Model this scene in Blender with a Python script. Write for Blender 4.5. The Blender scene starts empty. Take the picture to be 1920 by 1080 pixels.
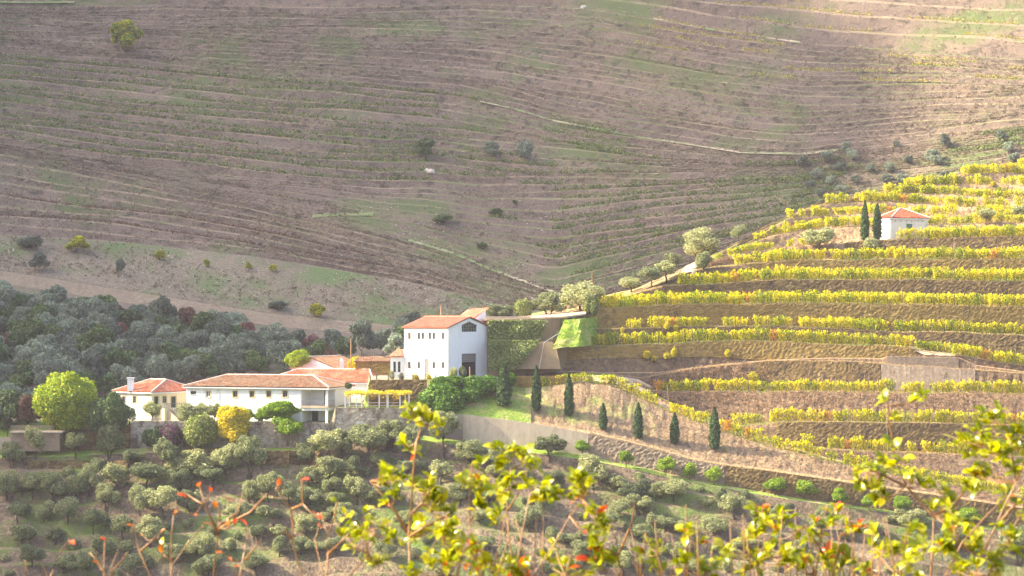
import bpy, math, random
import numpy as np
from mathutils import Vector, Matrix, noise as mnoise

# ------------------------------------------------------------------ camera, sky, sun, exposure
SC = bpy.context.scene
COL = SC.collection
F, CX, HY, CZ = 4000.0, 960.0, 580.0, 12.3      # focal length in 1920-px units, principal column, horizon row, eye height

cam_d = bpy.data.cameras.new('camera')
cam = bpy.data.objects.new('camera', cam_d)
COL.objects.link(cam)
cam.location = (0, 0, CZ)
cam.rotation_euler = (math.radians(90), 0, 0)
cam_d.sensor_width = 36.0
cam_d.lens = F / 1920.0 * 36.0
cam_d.shift_y = (HY - 540.0) / 1920.0
cam_d.clip_start = 0.1
cam_d.clip_end = 6000.0
cam_d.dof.use_dof = True
cam_d.dof.focus_distance = 405.0
cam_d.dof.aperture_fstop = 13.0
SC.camera = cam

SUN_DIR = Vector((-0.82, 0.0, 0.52)).normalized()   # towards the sun: up to the left, a little behind the hill
world = bpy.data.worlds.new('World')
SC.world = world
world.use_nodes = True
wn = world.node_tree
bg = wn.nodes['Background']
sky = wn.nodes.new('ShaderNodeTexSky')
sky.sky_type = 'NISHITA'
sky.sun_disc = False
sky.sun_elevation = math.asin(SUN_DIR.z)
sky.sun_rotation = math.atan2(SUN_DIR.x, SUN_DIR.y)
sky.air_density = 0.85
sky.dust_density = 5.0
sky.ozone_density = 0.3
wn.links.new(sky.outputs[0], bg.inputs[0])
bg.inputs[1].default_value = 0.15
sun_d = bpy.data.lights.new('sun', 'SUN')
sun_d.energy = 4.1
sun_d.angle = math.radians(1.0)
sun_d.color = (1.0, 0.86, 0.60)
sun = bpy.data.objects.new('sun', sun_d)
COL.objects.link(sun)
sun.rotation_euler = SUN_DIR.to_track_quat('Z', 'Y').to_euler()
sun.location = (-200, 100, 300)
SC.view_settings.view_transform = 'Standard'
SC.view_settings.look = 'None'
SC.view_settings.exposure = 2.05
SC.view_settings.gamma = 1.0
SC.view_settings.use_curve_mapping = False
SC.cycles.max_bounces = 6
SC.cycles.diffuse_bounces = 3
SC.cycles.transmission_bounces = 4
SC.cycles.volume_bounces = 0
SC.cycles.use_denoising = True
SC.cycles.caustics_reflective = False
SC.cycles.caustics_refractive = False

RNG = random.Random(11)
NP = np.random.default_rng(7)

# ------------------------------------------------------------------ helpers
def W(px, py, Y):
    return Vector(((px - CX) / F * Y, Y, CZ - (py - HY) / F * Y))

def tag(o, label=None, cat=None, group=None, kind=None):
    if cat and not kind: kind = 'thing'
    if label: o['label'] = label
    if cat: o['category'] = cat
    if group: o['group'] = group
    if kind: o['kind'] = kind
    return o

def link(o, parent=None):
    COL.objects.link(o)
    if parent is not None: o.parent = parent
    return o

def mesh_obj(name, verts, faces, mats, parent=None, fmat=None, smooth=False):
    me = bpy.data.meshes.new(name)
    me.from_pydata([tuple(v) for v in verts], [], faces)
    if not isinstance(mats, (list, tuple)): mats = [mats]
    for m in mats: me.materials.append(m)
    if fmat is not None: me.polygons.foreach_set('material_index', np.asarray(fmat, dtype=np.int32))
    if smooth: me.polygons.foreach_set('use_smooth', np.ones(len(me.polygons), dtype=bool))
    me.update()
    return link(bpy.data.objects.new(name, me), parent)

def empty(name, loc, rz=0.0):
    o = bpy.data.objects.new(name, None)
    o.empty_display_size = 0.2
    o.location = loc
    o.rotation_euler = (0, 0, rz)
    return link(o)

class MB:
    """collects faces for one mesh"""
    def __init__(s): s.v = []; s.f = []; s.m = []
    def quad(s, a, b, c, d, m=0):
        n = len(s.v); s.v += [a, b, c, d]; s.f.append((n, n+1, n+2, n+3)); s.m.append(m)
    def poly(s, pts, m=0):
        n = len(s.v); s.v += list(pts); s.f.append(tuple(range(n, n+len(pts)))); s.m.append(m)
    def box(s, o, ax, ay, az, m=0):
        o = Vector(o); ax = Vector(ax); ay = Vector(ay); az = Vector(az)
        n = len(s.v)
        for k in (0, 1):
            for j in (0, 1):
                for i in (0, 1): s.v.append(o + ax*i + ay*j + az*k)
        for f in ((0,2,3,1),(4,5,7,6),(0,1,5,4),(2,6,7,3),(0,4,6,2),(1,3,7,5)):
            s.f.append(tuple(n+i for i in f)); s.m.append(m)
    def tube(s, pts, radii, n=6, m=0, cap=True):
        pts = [Vector(p) for p in pts]
        rings = []
        for i, p in enumerate(pts):
            d = (pts[min(i+1, len(pts)-1)] - pts[max(i-1, 0)])
            d = d.normalized() if d.length > 1e-9 else Vector((0,0,1))
            a = d.orthogonal().normalized() if abs(d.z) > .95 else d.cross(Vector((0,0,1))).normalized()
            b = d.cross(a)
            r = radii[i] if isinstance(radii, (list, tuple)) else radii
            k = len(s.v)
            for q in range(n):
                t = 2*math.pi*q/n
                s.v.append(p + a*math.cos(t)*r + b*math.sin(t)*r)
            rings.append(k)
        for i in range(len(rings)-1):
            for q in range(n):
                q2 = (q+1) % n
                s.f.append((rings[i]+q, rings[i]+q2, rings[i+1]+q2, rings[i+1]+q)); s.m.append(m)
        if cap:
            s.f.append(tuple(rings[-1]+q for q in range(n))); s.m.append(m)
            s.f.append(tuple(rings[0]+q for q in reversed(range(n)))); s.m.append(m)
    def build(s, name, mats, parent=None, smooth=False):
        return mesh_obj(name, s.v, s.f, mats, parent, s.m, smooth)

# ------------------------------------------------------------------ materials
def new_mat(name):
    m = bpy.data.materials.new(name); m.use_nodes = True
    nt = m.node_tree
    b = nt.nodes['Principled BSDF']
    b.inputs['Roughness'].default_value = 0.9
    b.inputs['Specular IOR Level'].default_value = 0.2
    return m, nt, b

def ramp(nt, fac, stops):
    r = nt.nodes.new('ShaderNodeValToRGB')
    e = r.color_ramp.elements
    while len(e) < len(stops): e.new(0.5)
    for el, (p, c) in zip(e, stops):
        el.position = p; el.color = (c[0], c[1], c[2], 1)
    nt.links.new(fac, r.inputs[0])
    return r.outputs[0]

def noise_fac(nt, scale, detail=4, stretch=None, rough=0.6, off=0.0):
    g = nt.nodes.new('ShaderNodeNewGeometry')
    mp = nt.nodes.new('ShaderNodeMapping')
    nt.links.new(g.outputs['Position'], mp.inputs[0])
    if stretch: mp.inputs['Scale'].default_value = stretch
    mp.inputs['Location'].default_value = (off, off*.7, off*.3)
    n = nt.nodes.new('ShaderNodeTexNoise')
    n.inputs['Scale'].default_value = scale; n.inputs['Detail'].default_value = detail
    n.inputs['Roughness'].default_value = rough
    nt.links.new(mp.outputs[0], n.inputs['Vector'])
    return n.outputs[0]

def mix(nt, fac, a, b):
    m = nt.nodes.new('ShaderNodeMix'); m.data_type = 'RGBA'
    if isinstance(fac, float): m.inputs[0].default_value = fac
    else: nt.links.new(fac, m.inputs[0])
    for s, i in ((a, 6), (b, 7)):
        if isinstance(s, tuple): m.inputs[i].default_value = (*s, 1)
        else: nt.links.new(s, m.inputs[i])
    return m.outputs[2]

def mask(nt, fac, lo, hi):
    r = nt.nodes.new('ShaderNodeMapRange')
    r.inputs[1].default_value = lo; r.inputs[2].default_value = hi
    nt.links.new(fac, r.inputs[0])
    return r.outputs[0]

def bump(nt, b, fac, strength, dist):
    n = nt.nodes.new('ShaderNodeBump')
    n.inputs['Strength'].default_value = strength; n.inputs['Distance'].default_value = dist
    nt.links.new(fac, n.inputs['Height']); nt.links.new(n.outputs[0], b.inputs['Normal'])

def ground_mat(name, base, patches=(), fine=1.2, coarse=0.05, bumpd=0.5, stretch=None):
    """base: three-colour ramp on coarse+fine noise; patches: (colour, scale, lo, hi, stretch, offset)"""
    m, nt, b = new_mat(name)
    c, f1 = ground_col(nt, base, patches, fine, coarse, stretch)
    nt.links.new(c, b.inputs['Base Color'])
    bump(nt, b, f1, 0.9, bumpd)
    return m

def ground_col(nt, base, patches=(), fine=1.2, coarse=0.05, stretch=None):
    f1 = noise_fac(nt, fine, 5, stretch)
    f2 = noise_fac(nt, coarse, 4, None, .6, 13.)
    ad = nt.nodes.new('ShaderNodeMath'); ad.operation = 'MULTIPLY_ADD'
    nt.links.new(f1, ad.inputs[0]); ad.inputs[1].default_value = 0.65; 
    mu = nt.nodes.new('ShaderNodeMath'); mu.operation = 'MULTIPLY'; nt.links.new(f2, mu.inputs[0]); mu.inputs[1].default_value = 0.35
    nt.links.new(mu.outputs[0], ad.inputs[2])
    c = ramp(nt, ad.outputs[0], [(0.34, base[0]), (0.5, base[1]), (0.66, base[2])])
    for (colr, sc, lo, hi, st, off) in patches:
        f = noise_fac(nt, sc, 4, st, .65, off)
        c = mix(nt, mask(nt, f, lo, hi), c, colr)
    return c, f1

def stone_mat(name, cols, sx=1.6, sz=4.0, bumpd=0.12, dirt=None, dirt_amt=(.5,.7)):
    m, nt, b = new_mat(name)
    g = nt.nodes.new('ShaderNodeNewGeometry')
    mp = nt.nodes.new('ShaderNodeMapping'); mp.inputs['Scale'].default_value = (sx, sx, sz)
    nt.links.new(g.outputs['Position'], mp.inputs[0])
    v = nt.nodes.new('ShaderNodeTexVoronoi'); v.inputs['Scale'].default_value = 1.0
    nt.links.new(mp.outputs[0], v.inputs['Vector'])
    v2 = nt.nodes.new('ShaderNodeTexVoronoi'); v2.feature = 'DISTANCE_TO_EDGE'
    nt.links.new(mp.outputs[0], v2.inputs['Vector'])
    sp = nt.nodes.new('ShaderNodeSeparateColor'); nt.links.new(v.outputs['Color'], sp.inputs[0])
    c = ramp(nt, sp.outputs[0], [(0.0, cols[0]), (0.5, cols[1]), (1.0, cols[2])])
    c = mix(nt, mask(nt, noise_fac(nt, .12, 5, (1,1,2.), .6, 4.), .38, .68), c, cols[3])
    if dirt: c = mix(nt, mask(nt, noise_fac(nt, .35, 5, (1,1,.5), .7, 31.), *dirt_amt), c, dirt)
    jm = mask(nt, v2.outputs['Distance'], 0.0, 0.09)
    c = mix(nt, jm, tuple(x*.45 for x in cols[0]), c)
    nt.links.new(c, b.inputs['Base Color'])
    bump(nt, b, jm, 0.8, bumpd)
    return m

def plaster_mat(name, col, stain, amt=(.55,.8), sc=.5, rough=.85):
    m, nt, b = new_mat(name)
    f = noise_fac(nt, sc, 6, (1, 1, .35), .7, 5.)
    c = mix(nt, mask(nt, f, *amt), col, stain)
    f2 = noise_fac(nt, 2.5, 4, None, .6, 2.)
    c = mix(nt, mask(nt, f2, .35, .75), c, tuple(x*.93 for x in col))
    nt.links.new(c, b.inputs['Base Color'])
    b.inputs['Roughness'].default_value = rough
    bump(nt, b, f2, .25, .02)
    return m

def tile_mat(name, c0, c1, c2, lichen=None):
    m, nt, b = new_mat(name)
    g = nt.nodes.new('ShaderNodeNewGeometry')
    c = ramp(nt, g.outputs['Random Per Island'], [(0, c0), (.5, c1), (1, c2)])
    f = noise_fac(nt, .8, 5, None, .7, 3.)
    c = mix(nt, mask(nt, f, .45, .75), c, tuple(x*.72 for x in c1))
    if lichen: c = mix(nt, mask(nt, noise_fac(nt, .45, 5, None, .75, 17.), .48, .7), c, lichen)
    nt.links.new(c, b.inputs['Base Color'])
    b.inputs['Roughness'].default_value = .8
    return m

def leaf_mat(name, stops, trans=0.35, rough=.6, spec=.25, objvar=.25, tboost=1.3):
    m, nt, b = new_mat(name)
    g = nt.nodes.new('ShaderNodeNewGeometry')
    oi = nt.nodes.new('ShaderNodeObjectInfo')
    c = ramp(nt, g.outputs['Random Per Island'], stops)
    h = nt.nodes.new('ShaderNodeHueSaturation')
    v = nt.nodes.new('ShaderNodeMapRange'); v.inputs[3].default_value = 1-objvar; v.inputs[4].default_value = 1+objvar
    nt.links.new(oi.outputs['Random'], v.inputs[0]); nt.links.new(v.outputs[0], h.inputs['Value'])
    hr = nt.nodes.new('ShaderNodeMath'); hr.operation = 'MULTIPLY_ADD'
    nt.links.new(oi.outputs['Random'], hr.inputs[0]); hr.inputs[1].default_value = -.03*(objvar/.25); hr.inputs[2].default_value = .5+.015*(objvar/.25)
    nt.links.new(hr.outputs[0], h.inputs['Hue'])
    nt.links.new(c, h.inputs['Color'])
    nt.links.new(h.outputs[0], b.inputs['Base Color'])
    b.inputs['Roughness'].default_value = rough; b.inputs['Specular IOR Level'].default_value = spec
    t = nt.nodes.new('ShaderNodeBsdfTranslucent')
    tb = nt.nodes.new('ShaderNodeHueSaturation'); tb.inputs['Value'].default_value = tboost; tb.inputs['Saturation'].default_value = 1.1
    nt.links.new(h.outputs[0], tb.inputs['Color']); nt.links.new(tb.outputs[0], t.inputs[0])
    ms = nt.nodes.new('ShaderNodeMixShader'); ms.inputs[0].default_value = trans
    nt.links.new(b.outputs[0], ms.inputs[1]); nt.links.new(t.outputs[0], ms.inputs[2])
    nt.links.new(ms.outputs[0], nt.nodes['Material Output'].inputs[0])
    return m

def plain_mat(name, col, rough=.7, var=.12, metal=0., spec=.3):
    m, nt, b = new_mat(name)
    f = noise_fac(nt, 3., 4, None, .6, 1.)
    c = mix(nt, mask(nt, f, .3, .7), tuple(x*(1-var) for x in col), tuple(min(1, x*(1+var)) for x in col))
    nt.links.new(c, b.inputs['Base Color'])
    b.inputs['Roughness'].default_value = rough; b.inputs['Metallic'].default_value = metal
    b.inputs['Specular IOR Level'].default_value = spec
    return m

M = {}
# soils
M['far_tread'] = ground_mat('far_tread', [(.16,.118,.085), (.245,.185,.13), (.355,.27,.175)],
    [((.14,.17,.06), .02, .48, .62, (1,1,1), 3.), ((.40,.30,.16), .35, .60, .74, (.5,1,1), 9.)], 2.0, .02, .5)
M['far_bank'] = ground_mat('far_bank', [(.10,.072,.058), (.18,.134,.102), (.305,.23,.155)],
    [((.075,.062,.045), .25, .52, .66, (1,1,1), 5.), ((.12,.15,.055), .03, .52, .64, (1,1,1), 6.), ((.40,.30,.17), .6, .63, .76, (.6,1,2), 19.)], 2.6, .03, .8)
M['far_edge'] = ground_mat('far_edge', [(.15,.115,.085), (.23,.175,.12), (.34,.26,.165)],
    [((.16,.20,.07), .05, .56, .68, (1,1,1), 3.)], 1.2, .05, .4)
M['rough_slope'] = ground_mat('rough_slope', [(.14,.115,.085), (.21,.17,.12), (.31,.26,.175)],
    [((.12,.17,.06), .05, .46, .62, (1,1,1), 7.), ((.62,.56,.47), 2.2, .66, .72, (1,1,1), 23.)], 1.5, .03, .6)
M['forest_floor'] = ground_mat('forest_floor', [(.10,.085,.065), (.17,.13,.10), (.26,.19,.14)],
    [((.10,.14,.05), .1, .5, .7, (1,1,1), 7.)], 1.2, .05, .5)
M['olive_soil'] = ground_mat('olive_soil', [(.12,.09,.065), (.20,.15,.10), (.32,.245,.15)],
    [((.13,.18,.04), .07, .47, .60, (1,1,1), 41.), ((.42,.33,.20), .3, .6, .72, (1,1,1), 2.)], 1.3, .06, .5)
M['olive_bank'] = ground_mat('olive_bank', [(.08,.06,.045), (.15,.11,.075), (.27,.20,.13)],
    [((.36,.29,.17), .35, .58, .72, (1,1,1), 2.), ((.12,.17,.04), .08, .5, .62, (1,1,1), 12.)], 1.6, .06, .6)
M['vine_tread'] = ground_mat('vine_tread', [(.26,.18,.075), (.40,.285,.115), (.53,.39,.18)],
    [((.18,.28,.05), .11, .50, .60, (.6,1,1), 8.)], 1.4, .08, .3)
M['cypress_bank'] = ground_mat('cypress_bank', [(.15,.105,.065), (.26,.185,.11), (.40,.29,.18)],
    [((.13,.095,.065), .35, .54, .68, (1,1,1), 8.), ((.27,.31,.08), .10, .58, .72, (1,1,1), 28.)], 1.5, .08, .6)
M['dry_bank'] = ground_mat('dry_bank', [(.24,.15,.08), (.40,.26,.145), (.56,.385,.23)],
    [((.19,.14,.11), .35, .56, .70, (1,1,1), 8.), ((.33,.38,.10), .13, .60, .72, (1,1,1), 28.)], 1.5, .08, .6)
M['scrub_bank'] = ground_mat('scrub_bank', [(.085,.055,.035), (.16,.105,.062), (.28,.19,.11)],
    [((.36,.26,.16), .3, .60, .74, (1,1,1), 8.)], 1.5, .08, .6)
M['grass'] = ground_mat('lawn_grass', [(.12,.19,.025), (.22,.33,.04), (.36,.42,.10)],
    [((.40,.33,.17), .22, .47, .62, (1,1,1), 5.)], 2., .1, .25)
def lawn_to_bank():
    """green lawn below the winery that thins out into the dry cypress bank further along"""
    m, nt, b = new_mat('lawn_and_bank')
    g, f1 = ground_col(nt, [(.10,.17,.025), (.19,.29,.04), (.33,.37,.09)], [((.40,.33,.17), .22, .50, .64, (1,1,1), 5.)], 2., .1)
    k, f2 = ground_col(nt, [(.15,.105,.065), (.26,.185,.11), (.40,.29,.18)], [((.13,.095,.065), .35, .54, .68, (1,1,1), 8.), ((.27,.31,.08), .10, .58, .72, (1,1,1), 28.)], 1.5, .08)
    geo = nt.nodes.new('ShaderNodeNewGeometry'); sp = nt.nodes.new('ShaderNodeSeparateXYZ'); nt.links.new(geo.outputs['Position'], sp.inputs[0])
    n = noise_fac(nt, .16, 5, None, .65, 51.)
    ma = nt.nodes.new('ShaderNodeMath'); ma.operation = 'MULTIPLY_ADD'; nt.links.new(n, ma.inputs[0]); ma.inputs[1].default_value = 34.; nt.links.new(sp.outputs[0], ma.inputs[2])
    nt.links.new(mix(nt, mask(nt, ma.outputs[0], 17., 25.), g, k), b.inputs['Base Color'])
    bump(nt, b, f1, .9, .35)
    return m
M['far_grass'] = ground_mat('far_grass', [(.11,.15,.05), (.16,.22,.07), (.25,.28,.12)], [((.30,.24,.15), .2, .5, .65, (1,1,1), 5.)], 1.2, .1, .2)
M['dirt_road'] = ground_mat('dirt_road', [(.40,.30,.20), (.48,.37,.25), (.54,.43,.30)],
    [((.38,.42,.14), .3, .6, .72, (1,1,1), 5.)], 2., .1, .05)
M['far_path'] = ground_mat('far_path', [(.40,.33,.22), (.48,.40,.27), (.52,.44,.32)],
    [((.18,.24,.09), .035, .45, .55, (1,1,1), 5.)], 1., .1, .05)
M['yard'] = ground_mat('yard_ground', [(.24,.20,.14), (.31,.26,.18), (.38,.33,.24)], [((.2,.26,.08), .2, .55, .7, None, 3.)], 1.5, .1, .05)
M['lawn_bank'] = lawn_to_bank()
# stone
M['wall_brown'] = stone_mat('schist_wall', [(.24,.16,.05), (.37,.25,.075), (.52,.38,.13), (.36,.24,.065)], 1.7, 4.5, .12, (.12,.08,.05), (.55,.72))
M['wall_dark'] = stone_mat('dark_schist_wall', [(.14,.09,.04), (.25,.168,.07), (.46,.33,.14), (.23,.15,.055)], 1.5, 4.0, .14, (.075,.055,.045), (.52,.7))
M['wall_pale'] = stone_mat('pale_stone_wall', [(.44,.36,.27), (.64,.56,.46), (.84,.80,.74), (.54,.43,.31)], 1.5, 3.2, .12, (.15,.11,.085), (.44,.60))
M['wall_road'] = stone_mat('road_wall_stone', [(.42,.32,.23), (.52,.41,.29), (.60,.48,.34), (.46,.36,.26)], 1.4, 3.5, .10, (.30,.22,.17), (.55,.75))
M['wall_tan'] = stone_mat('tan_stone_wall', [(.33,.25,.18), (.42,.32,.23), (.50,.39,.28), (.38,.29,.21)], 1.4, 3.5, .10, (.26,.19,.15), (.55,.75))
M['concrete'] = plaster_mat('weathered_concrete', (.46,.385,.29), (.22,.17,.12), (.45,.72), .6, .9)
M['concrete_tan'] = plaster_mat('tan_concrete', (.27,.20,.12), (.15,.105,.06), (.45,.72), .4, .9)
# buildings
M['white'] = plaster_mat('whitewash', (.76,.775,.80), (.58,.565,.545), (.54,.80), .5)
M['white_worn'] = plaster_mat('worn_whitewash', (.73,.745,.77), (.45,.42,.38), (.52,.70), .45)
M['cream'] = plaster_mat('cream_plaster', (.76,.66,.44), (.60,.50,.34), (.55,.8), .5)
M['hut_white'] = plaster_mat('hut_whitewash', (.70,.67,.60), (.44,.35,.25), (.58,.68), .9)
M['tile_red'] = tile_mat('red_roof_tiles', (.40,.10,.05), (.50,.145,.075), (.60,.22,.12), (.46,.33,.22))
M['tile_hut'] = tile_mat('dark_red_roof_tiles', (.28,.06,.03), (.36,.085,.045), (.44,.13,.07))
M['tile_pink'] = tile_mat('new_roof_tiles', (.50,.17,.10), (.57,.20,.125), (.63,.25,.16))
M['tile_brown'] = tile_mat('old_roof_tiles', (.22,.105,.06), (.31,.16,.09), (.41,.24,.14), (.30,.235,.15))
M['ridge'] = plain_mat('ridge_mortar', (.66,.52,.44), .85)
M['frame'] = plain_mat('window_frame', (.20,.19,.18), .6)
M['frame_white'] = plain_mat('white_frame', (.78,.78,.76), .6)
M['stone_trim'] = plain_mat('ochre_stone_trim', (.58,.45,.24), .85)
M['glass'] = plain_mat('dark_glass', (.035,.045,.05), .12, .3, 0., .5)
M['dark'] = plain_mat('dark_interior', (.05,.04,.035), .9)
M['door_green'] = plain_mat('green_door', (.05,.16,.11), .6)
M['door_dark'] = plain_mat('dark_green_door', (.02,.045,.035), .6)
M['wood'] = plain_mat('weathered_wood', (.36,.22,.12), .85, .25)
M['wood_grey'] = plain_mat('grey_wood', (.30,.25,.19), .85, .25)
M['metal'] = plain_mat('grey_metal', (.40,.41,.42), .5, .1, .6)
M['red_paint'] = plain_mat('red_paint', (.45,.05,.03), .6)
M['bark'] = plain_mat('bark', (.13,.10,.075), .95, .35)
M['bark_dark'] = plain_mat('dark_bark', (.055,.042,.035), .95, .35)
M['rock'] = plain_mat('pale_rock', (.52,.47,.40), .9, .2)
# foliage
M['olive'] = leaf_mat('olive_leaves', [(0,(.12,.15,.075)), (.5,(.24,.27,.13)), (1,(.44,.46,.24))], .45, .55, .3, .38)
M['olive_far'] = leaf_mat('far_olive_leaves', [(0,(.10,.14,.105)), (.5,(.185,.235,.175)), (1,(.30,.34,.25))], .35, .6, .2, .4)
M['green_dark'] = leaf_mat('dark_green_leaves', [(0,(.04,.08,.03)), (.6,(.075,.135,.04)), (1,(.15,.21,.065))], .25, .5, .3)
M['red_leaf'] = leaf_mat('russet_leaves', [(0,(.12,.06,.05)), (.6,(.19,.10,.075)), (1,(.27,.16,.11))], .25, .6, .2)
M['lime'] = leaf_mat('lime_leaves', [(0,(.13,.22,.015)), (.5,(.32,.42,.02)), (1,(.58,.58,.04))], .4, .5, .3, .1)
M['citrus'] = leaf_mat('citrus_leaves', [(0,(.09,.18,.01)), (.5,(.18,.31,.012)), (1,(.36,.44,.02))], .38, .45, .35, .12)
M['cypress'] = leaf_mat('cypress_leaves', [(0,(.018,.045,.016)), (.6,(.035,.085,.022)), (1,(.075,.14,.035))], .15, .6, .2, .15)
M['juniper'] = leaf_mat('juniper_leaves', [(0,(.02,.07,.008)), (.55,(.055,.15,.010)), (1,(.17,.31,.02))], .3, .5, .3, .12)
M['yellow_leaf'] = leaf_mat('yellow_leaves', [(0,(.26,.27,.02)), (.45,(.54,.45,.02)), (1,(.74,.60,.035))], .4, .5, .25, .1)
M['vine_yellow'] = leaf_mat('yellow_vine_leaves', [(0,(.20,.25,.008)), (.25,(.42,.44,.008)), (.6,(.62,.56,.008)), (.9,(.78,.67,.010)), (1,(.76,.45,.02))], .5, .5, .25, .14)
M['vine_green'] = leaf_mat('green_vine_leaves', [(0,(.08,.15,.008)), (.35,(.24,.32,.008)), (.7,(.48,.48,.008)), (1,(.68,.58,.012))], .5, .5, .25, .15)
M['vine_orange'] = leaf_mat('orange_vine_leaves', [(0,(.34,.25,.03)), (.5,(.62,.40,.04)), (.85,(.66,.30,.06)), (1,(.60,.20,.08))], .42, .5, .25, .12)
M['far_vine'] = leaf_mat('far_vine_leaves', [(0,(.07,.125,.035)), (.5,(.13,.20,.05)), (.85,(.25,.28,.06)), (1,(.42,.36,.08))], .3, .6, .2)
M['far_vine_yellow'] = leaf_mat('far_yellow_vine_leaves', [(0,(.22,.22,.05)), (.5,(.42,.36,.07)), (1,(.60,.48,.10))], .3, .6, .2)
M['scrub'] = leaf_mat('scrub_twigs', [(0,(.08,.065,.045)), (.5,(.155,.125,.085)), (1,(.27,.21,.135))], .2, .9, .1)
M['scrub_pink'] = leaf_mat('dry_scrub_twigs', [(0,(.20,.12,.08)), (.5,(.36,.23,.15)), (1,(.55,.38,.25))], .25, .9, .1)
M['straw'] = leaf_mat('straw', [(0,(.36,.26,.14)), (.5,(.52,.38,.20)), (1,(.66,.50,.29))], .3, .9, .1)
M['straw_far'] = leaf_mat('far_straw', [(0,(.20,.155,.09)), (.5,(.30,.235,.135)), (1,(.42,.33,.19))], .3, .9, .1)
M['grass_blade'] = leaf_mat('grass_blades', [(0,(.12,.22,.025)), (.5,(.22,.34,.04)), (1,(.38,.44,.09))], .35, .7, .1)
M['purple'] = leaf_mat('bougainvillea_leaves', [(0,(.05,.07,.035)), (.5,(.10,.065,.075)), (1,(.20,.08,.15))], .3, .6, .2)
M['ivy'] = leaf_mat('ivy_leaves', [(0,(.08,.13,.03)), (.5,(.20,.26,.06)), (1,(.42,.43,.16))], .3, .45, .35)
M['near_leaf'] = leaf_mat('shrub_leaves', [(0,(.13,.18,.010)), (.5,(.27,.30,.010)), (1,(.46,.42,.015))], .45, .25, .7, .45)
M['near_red'] = leaf_mat('red_shrub_leaves', [(0,(.50,.08,.02)), (1,(.68,.18,.04))], .45, .3, .5, .3)
M['near_stem'] = plain_mat('shrub_stem', (.24,.125,.05), .45, .35, 0., .5)

# ------------------------------------------------------------------ terrain lofts
def interp(pts, cols):
    p = sorted(pts)
    return np.interp(cols, [a for a, _ in p], [b for _, b in p])

def smooth(a, n=3):
    k = np.ones(n)/n
    return np.convolve(np.pad(a, n//2, mode='edge'), k, mode='valid')

def wob(cols, amp, wl, seed, dec=1.45):
    r = np.random.default_rng(seed)
    out = np.zeros(len(cols))
    for i in range(5):
        out += np.sin(cols/wl*(1.7**i)*2*math.pi/1.0 + r.uniform(0, 6.28))*amp/(dec**i)
    return out

class Loft:
    """rows of points, near to far; every row is (py, Y) over the picture columns it was surveyed in"""
    def __init__(s, cols): s.cols = np.asarray(cols, float); s.PY = []; s.Y = []; s.tag = []; s.mark = {}; s.sm = 61
    def row(s, py, Y, tag, mark=None):
        py = np.broadcast_to(np.asarray(py, float), s.cols.shape).copy()
        Y = np.broadcast_to(np.asarray(Y, float), s.cols.shape).copy()
        s.PY.append(py); s.Y.append(Y); s.tag.append(tag)
        if mark: s.mark[mark] = len(s.PY)-1
        return len(s.PY)-1
    def rowz(s, z, Y, tag, mark=None):
        return s.row(HY + (CZ - np.asarray(z, float))*F/np.asarray(Y, float), Y, tag, mark)
    def z(s, k): return CZ - (s.PY[k]-HY)/F*s.Y[k]
    def face_to(s, py, angle, tag, nsub=2, mark=None, jitter=0.0, seed=1):
        """climb from the last row to the row seen at py at the given steepness"""
        py = np.asarray(py, float); k = len(s.PY)-1
        Y0, z0 = s.Y[k], s.z(k)
        Y = Y0.copy()
        for _ in range(4):
            zt = CZ - (py-HY)/F*Y
            Y = Y0 + np.maximum(0.02, (zt-z0)/math.tan(math.radians(angle)))
            Y = np.maximum(smooth(Y, s.sm), Y0+0.02)
        zt = CZ - (py-HY)/F*Y
        zt = np.maximum(zt, z0+0.01)
        r = np.random.default_rng(seed)
        for i in range(1, nsub+1):
            t = i/nsub
            j = (r.normal(0, 1, len(Y))*jitter) if i < nsub else 0
            s.rowz(z0+(zt-z0)*t, Y0+(Y-Y0)*t + j, tag, mark if i == nsub else None)
    def tread(s, d, slope, nextpy, tag, mark=None, need=8.0):
        k = len(s.PY)-1
        gap = smooth(np.clip((s.PY[k]-np.asarray(nextpy, float))/need, 0.06, 1), s.sm)
        d = d*gap
        Y = s.Y[k]+d; z = s.z(k)+slope*d
        znext = CZ-(np.asarray(nextpy, float)-HY)/F*Y
        z = np.minimum(z, np.maximum(znext-0.02, s.z(k)-0.4))
        s.rowz(z, Y, tag, mark)
    def build(s, name, mats, flat=False):
        n, c = len(s.PY), len(s.cols)
        PY = np.array(s.PY); Y = np.array(s.Y)
        X = (s.cols[None, :]-CX)/F*Y; Z = CZ-(PY-HY)/F*Y
        v = np.stack([X, Y, Z], -1).reshape(-1, 3)
        names = list(mats); idx = []
        faces = []
        for r in range(n-1):
            mi = names.index(s.tag[r+1]); b = r*c
            for q in range(c-1):
                faces.append((b+q, b+q+1, b+c+q+1, b+c+q)); idx.append(mi)
        return mesh_obj(name, v.tolist(), faces, [mats[k] for k in names], None, idx, not flat)
    def at(s, px, k, back=0.0):
        """point on row k at column px, moved `back` metres towards the next row"""
        y0 = np.interp(px, s.cols, s.Y[k]); p0 = np.interp(px, s.cols, s.PY[k])
        a = W(px, p0, y0)
        if back and k+1 < len(s.PY):
            b = W(px, np.interp(px, s.cols, s.PY[k+1]), np.interp(px, s.cols, s.Y[k+1]))
            L = max(1e-3, (b-a).length)
            a = a + (b-a)*min(1.0, back/L)
        return a
    def ground(s, px, py):
        P = np.array([np.interp(px, s.cols, r) for r in s.PY]); Y = np.array([np.interp(px, s.cols, r) for r in s.Y])
        for k in range(len(P)-1):
            hi, lo = P[k], P[k+1]
            if lo <= py <= hi and hi-lo > 1e-6:
                t = (hi-py)/(hi-lo)
                return W(px, py, Y[k]+(Y[k+1]-Y[k])*t)
        k = int(np.argmin(np.abs(P-py)))
        return W(px, P[k], Y[k])

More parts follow.
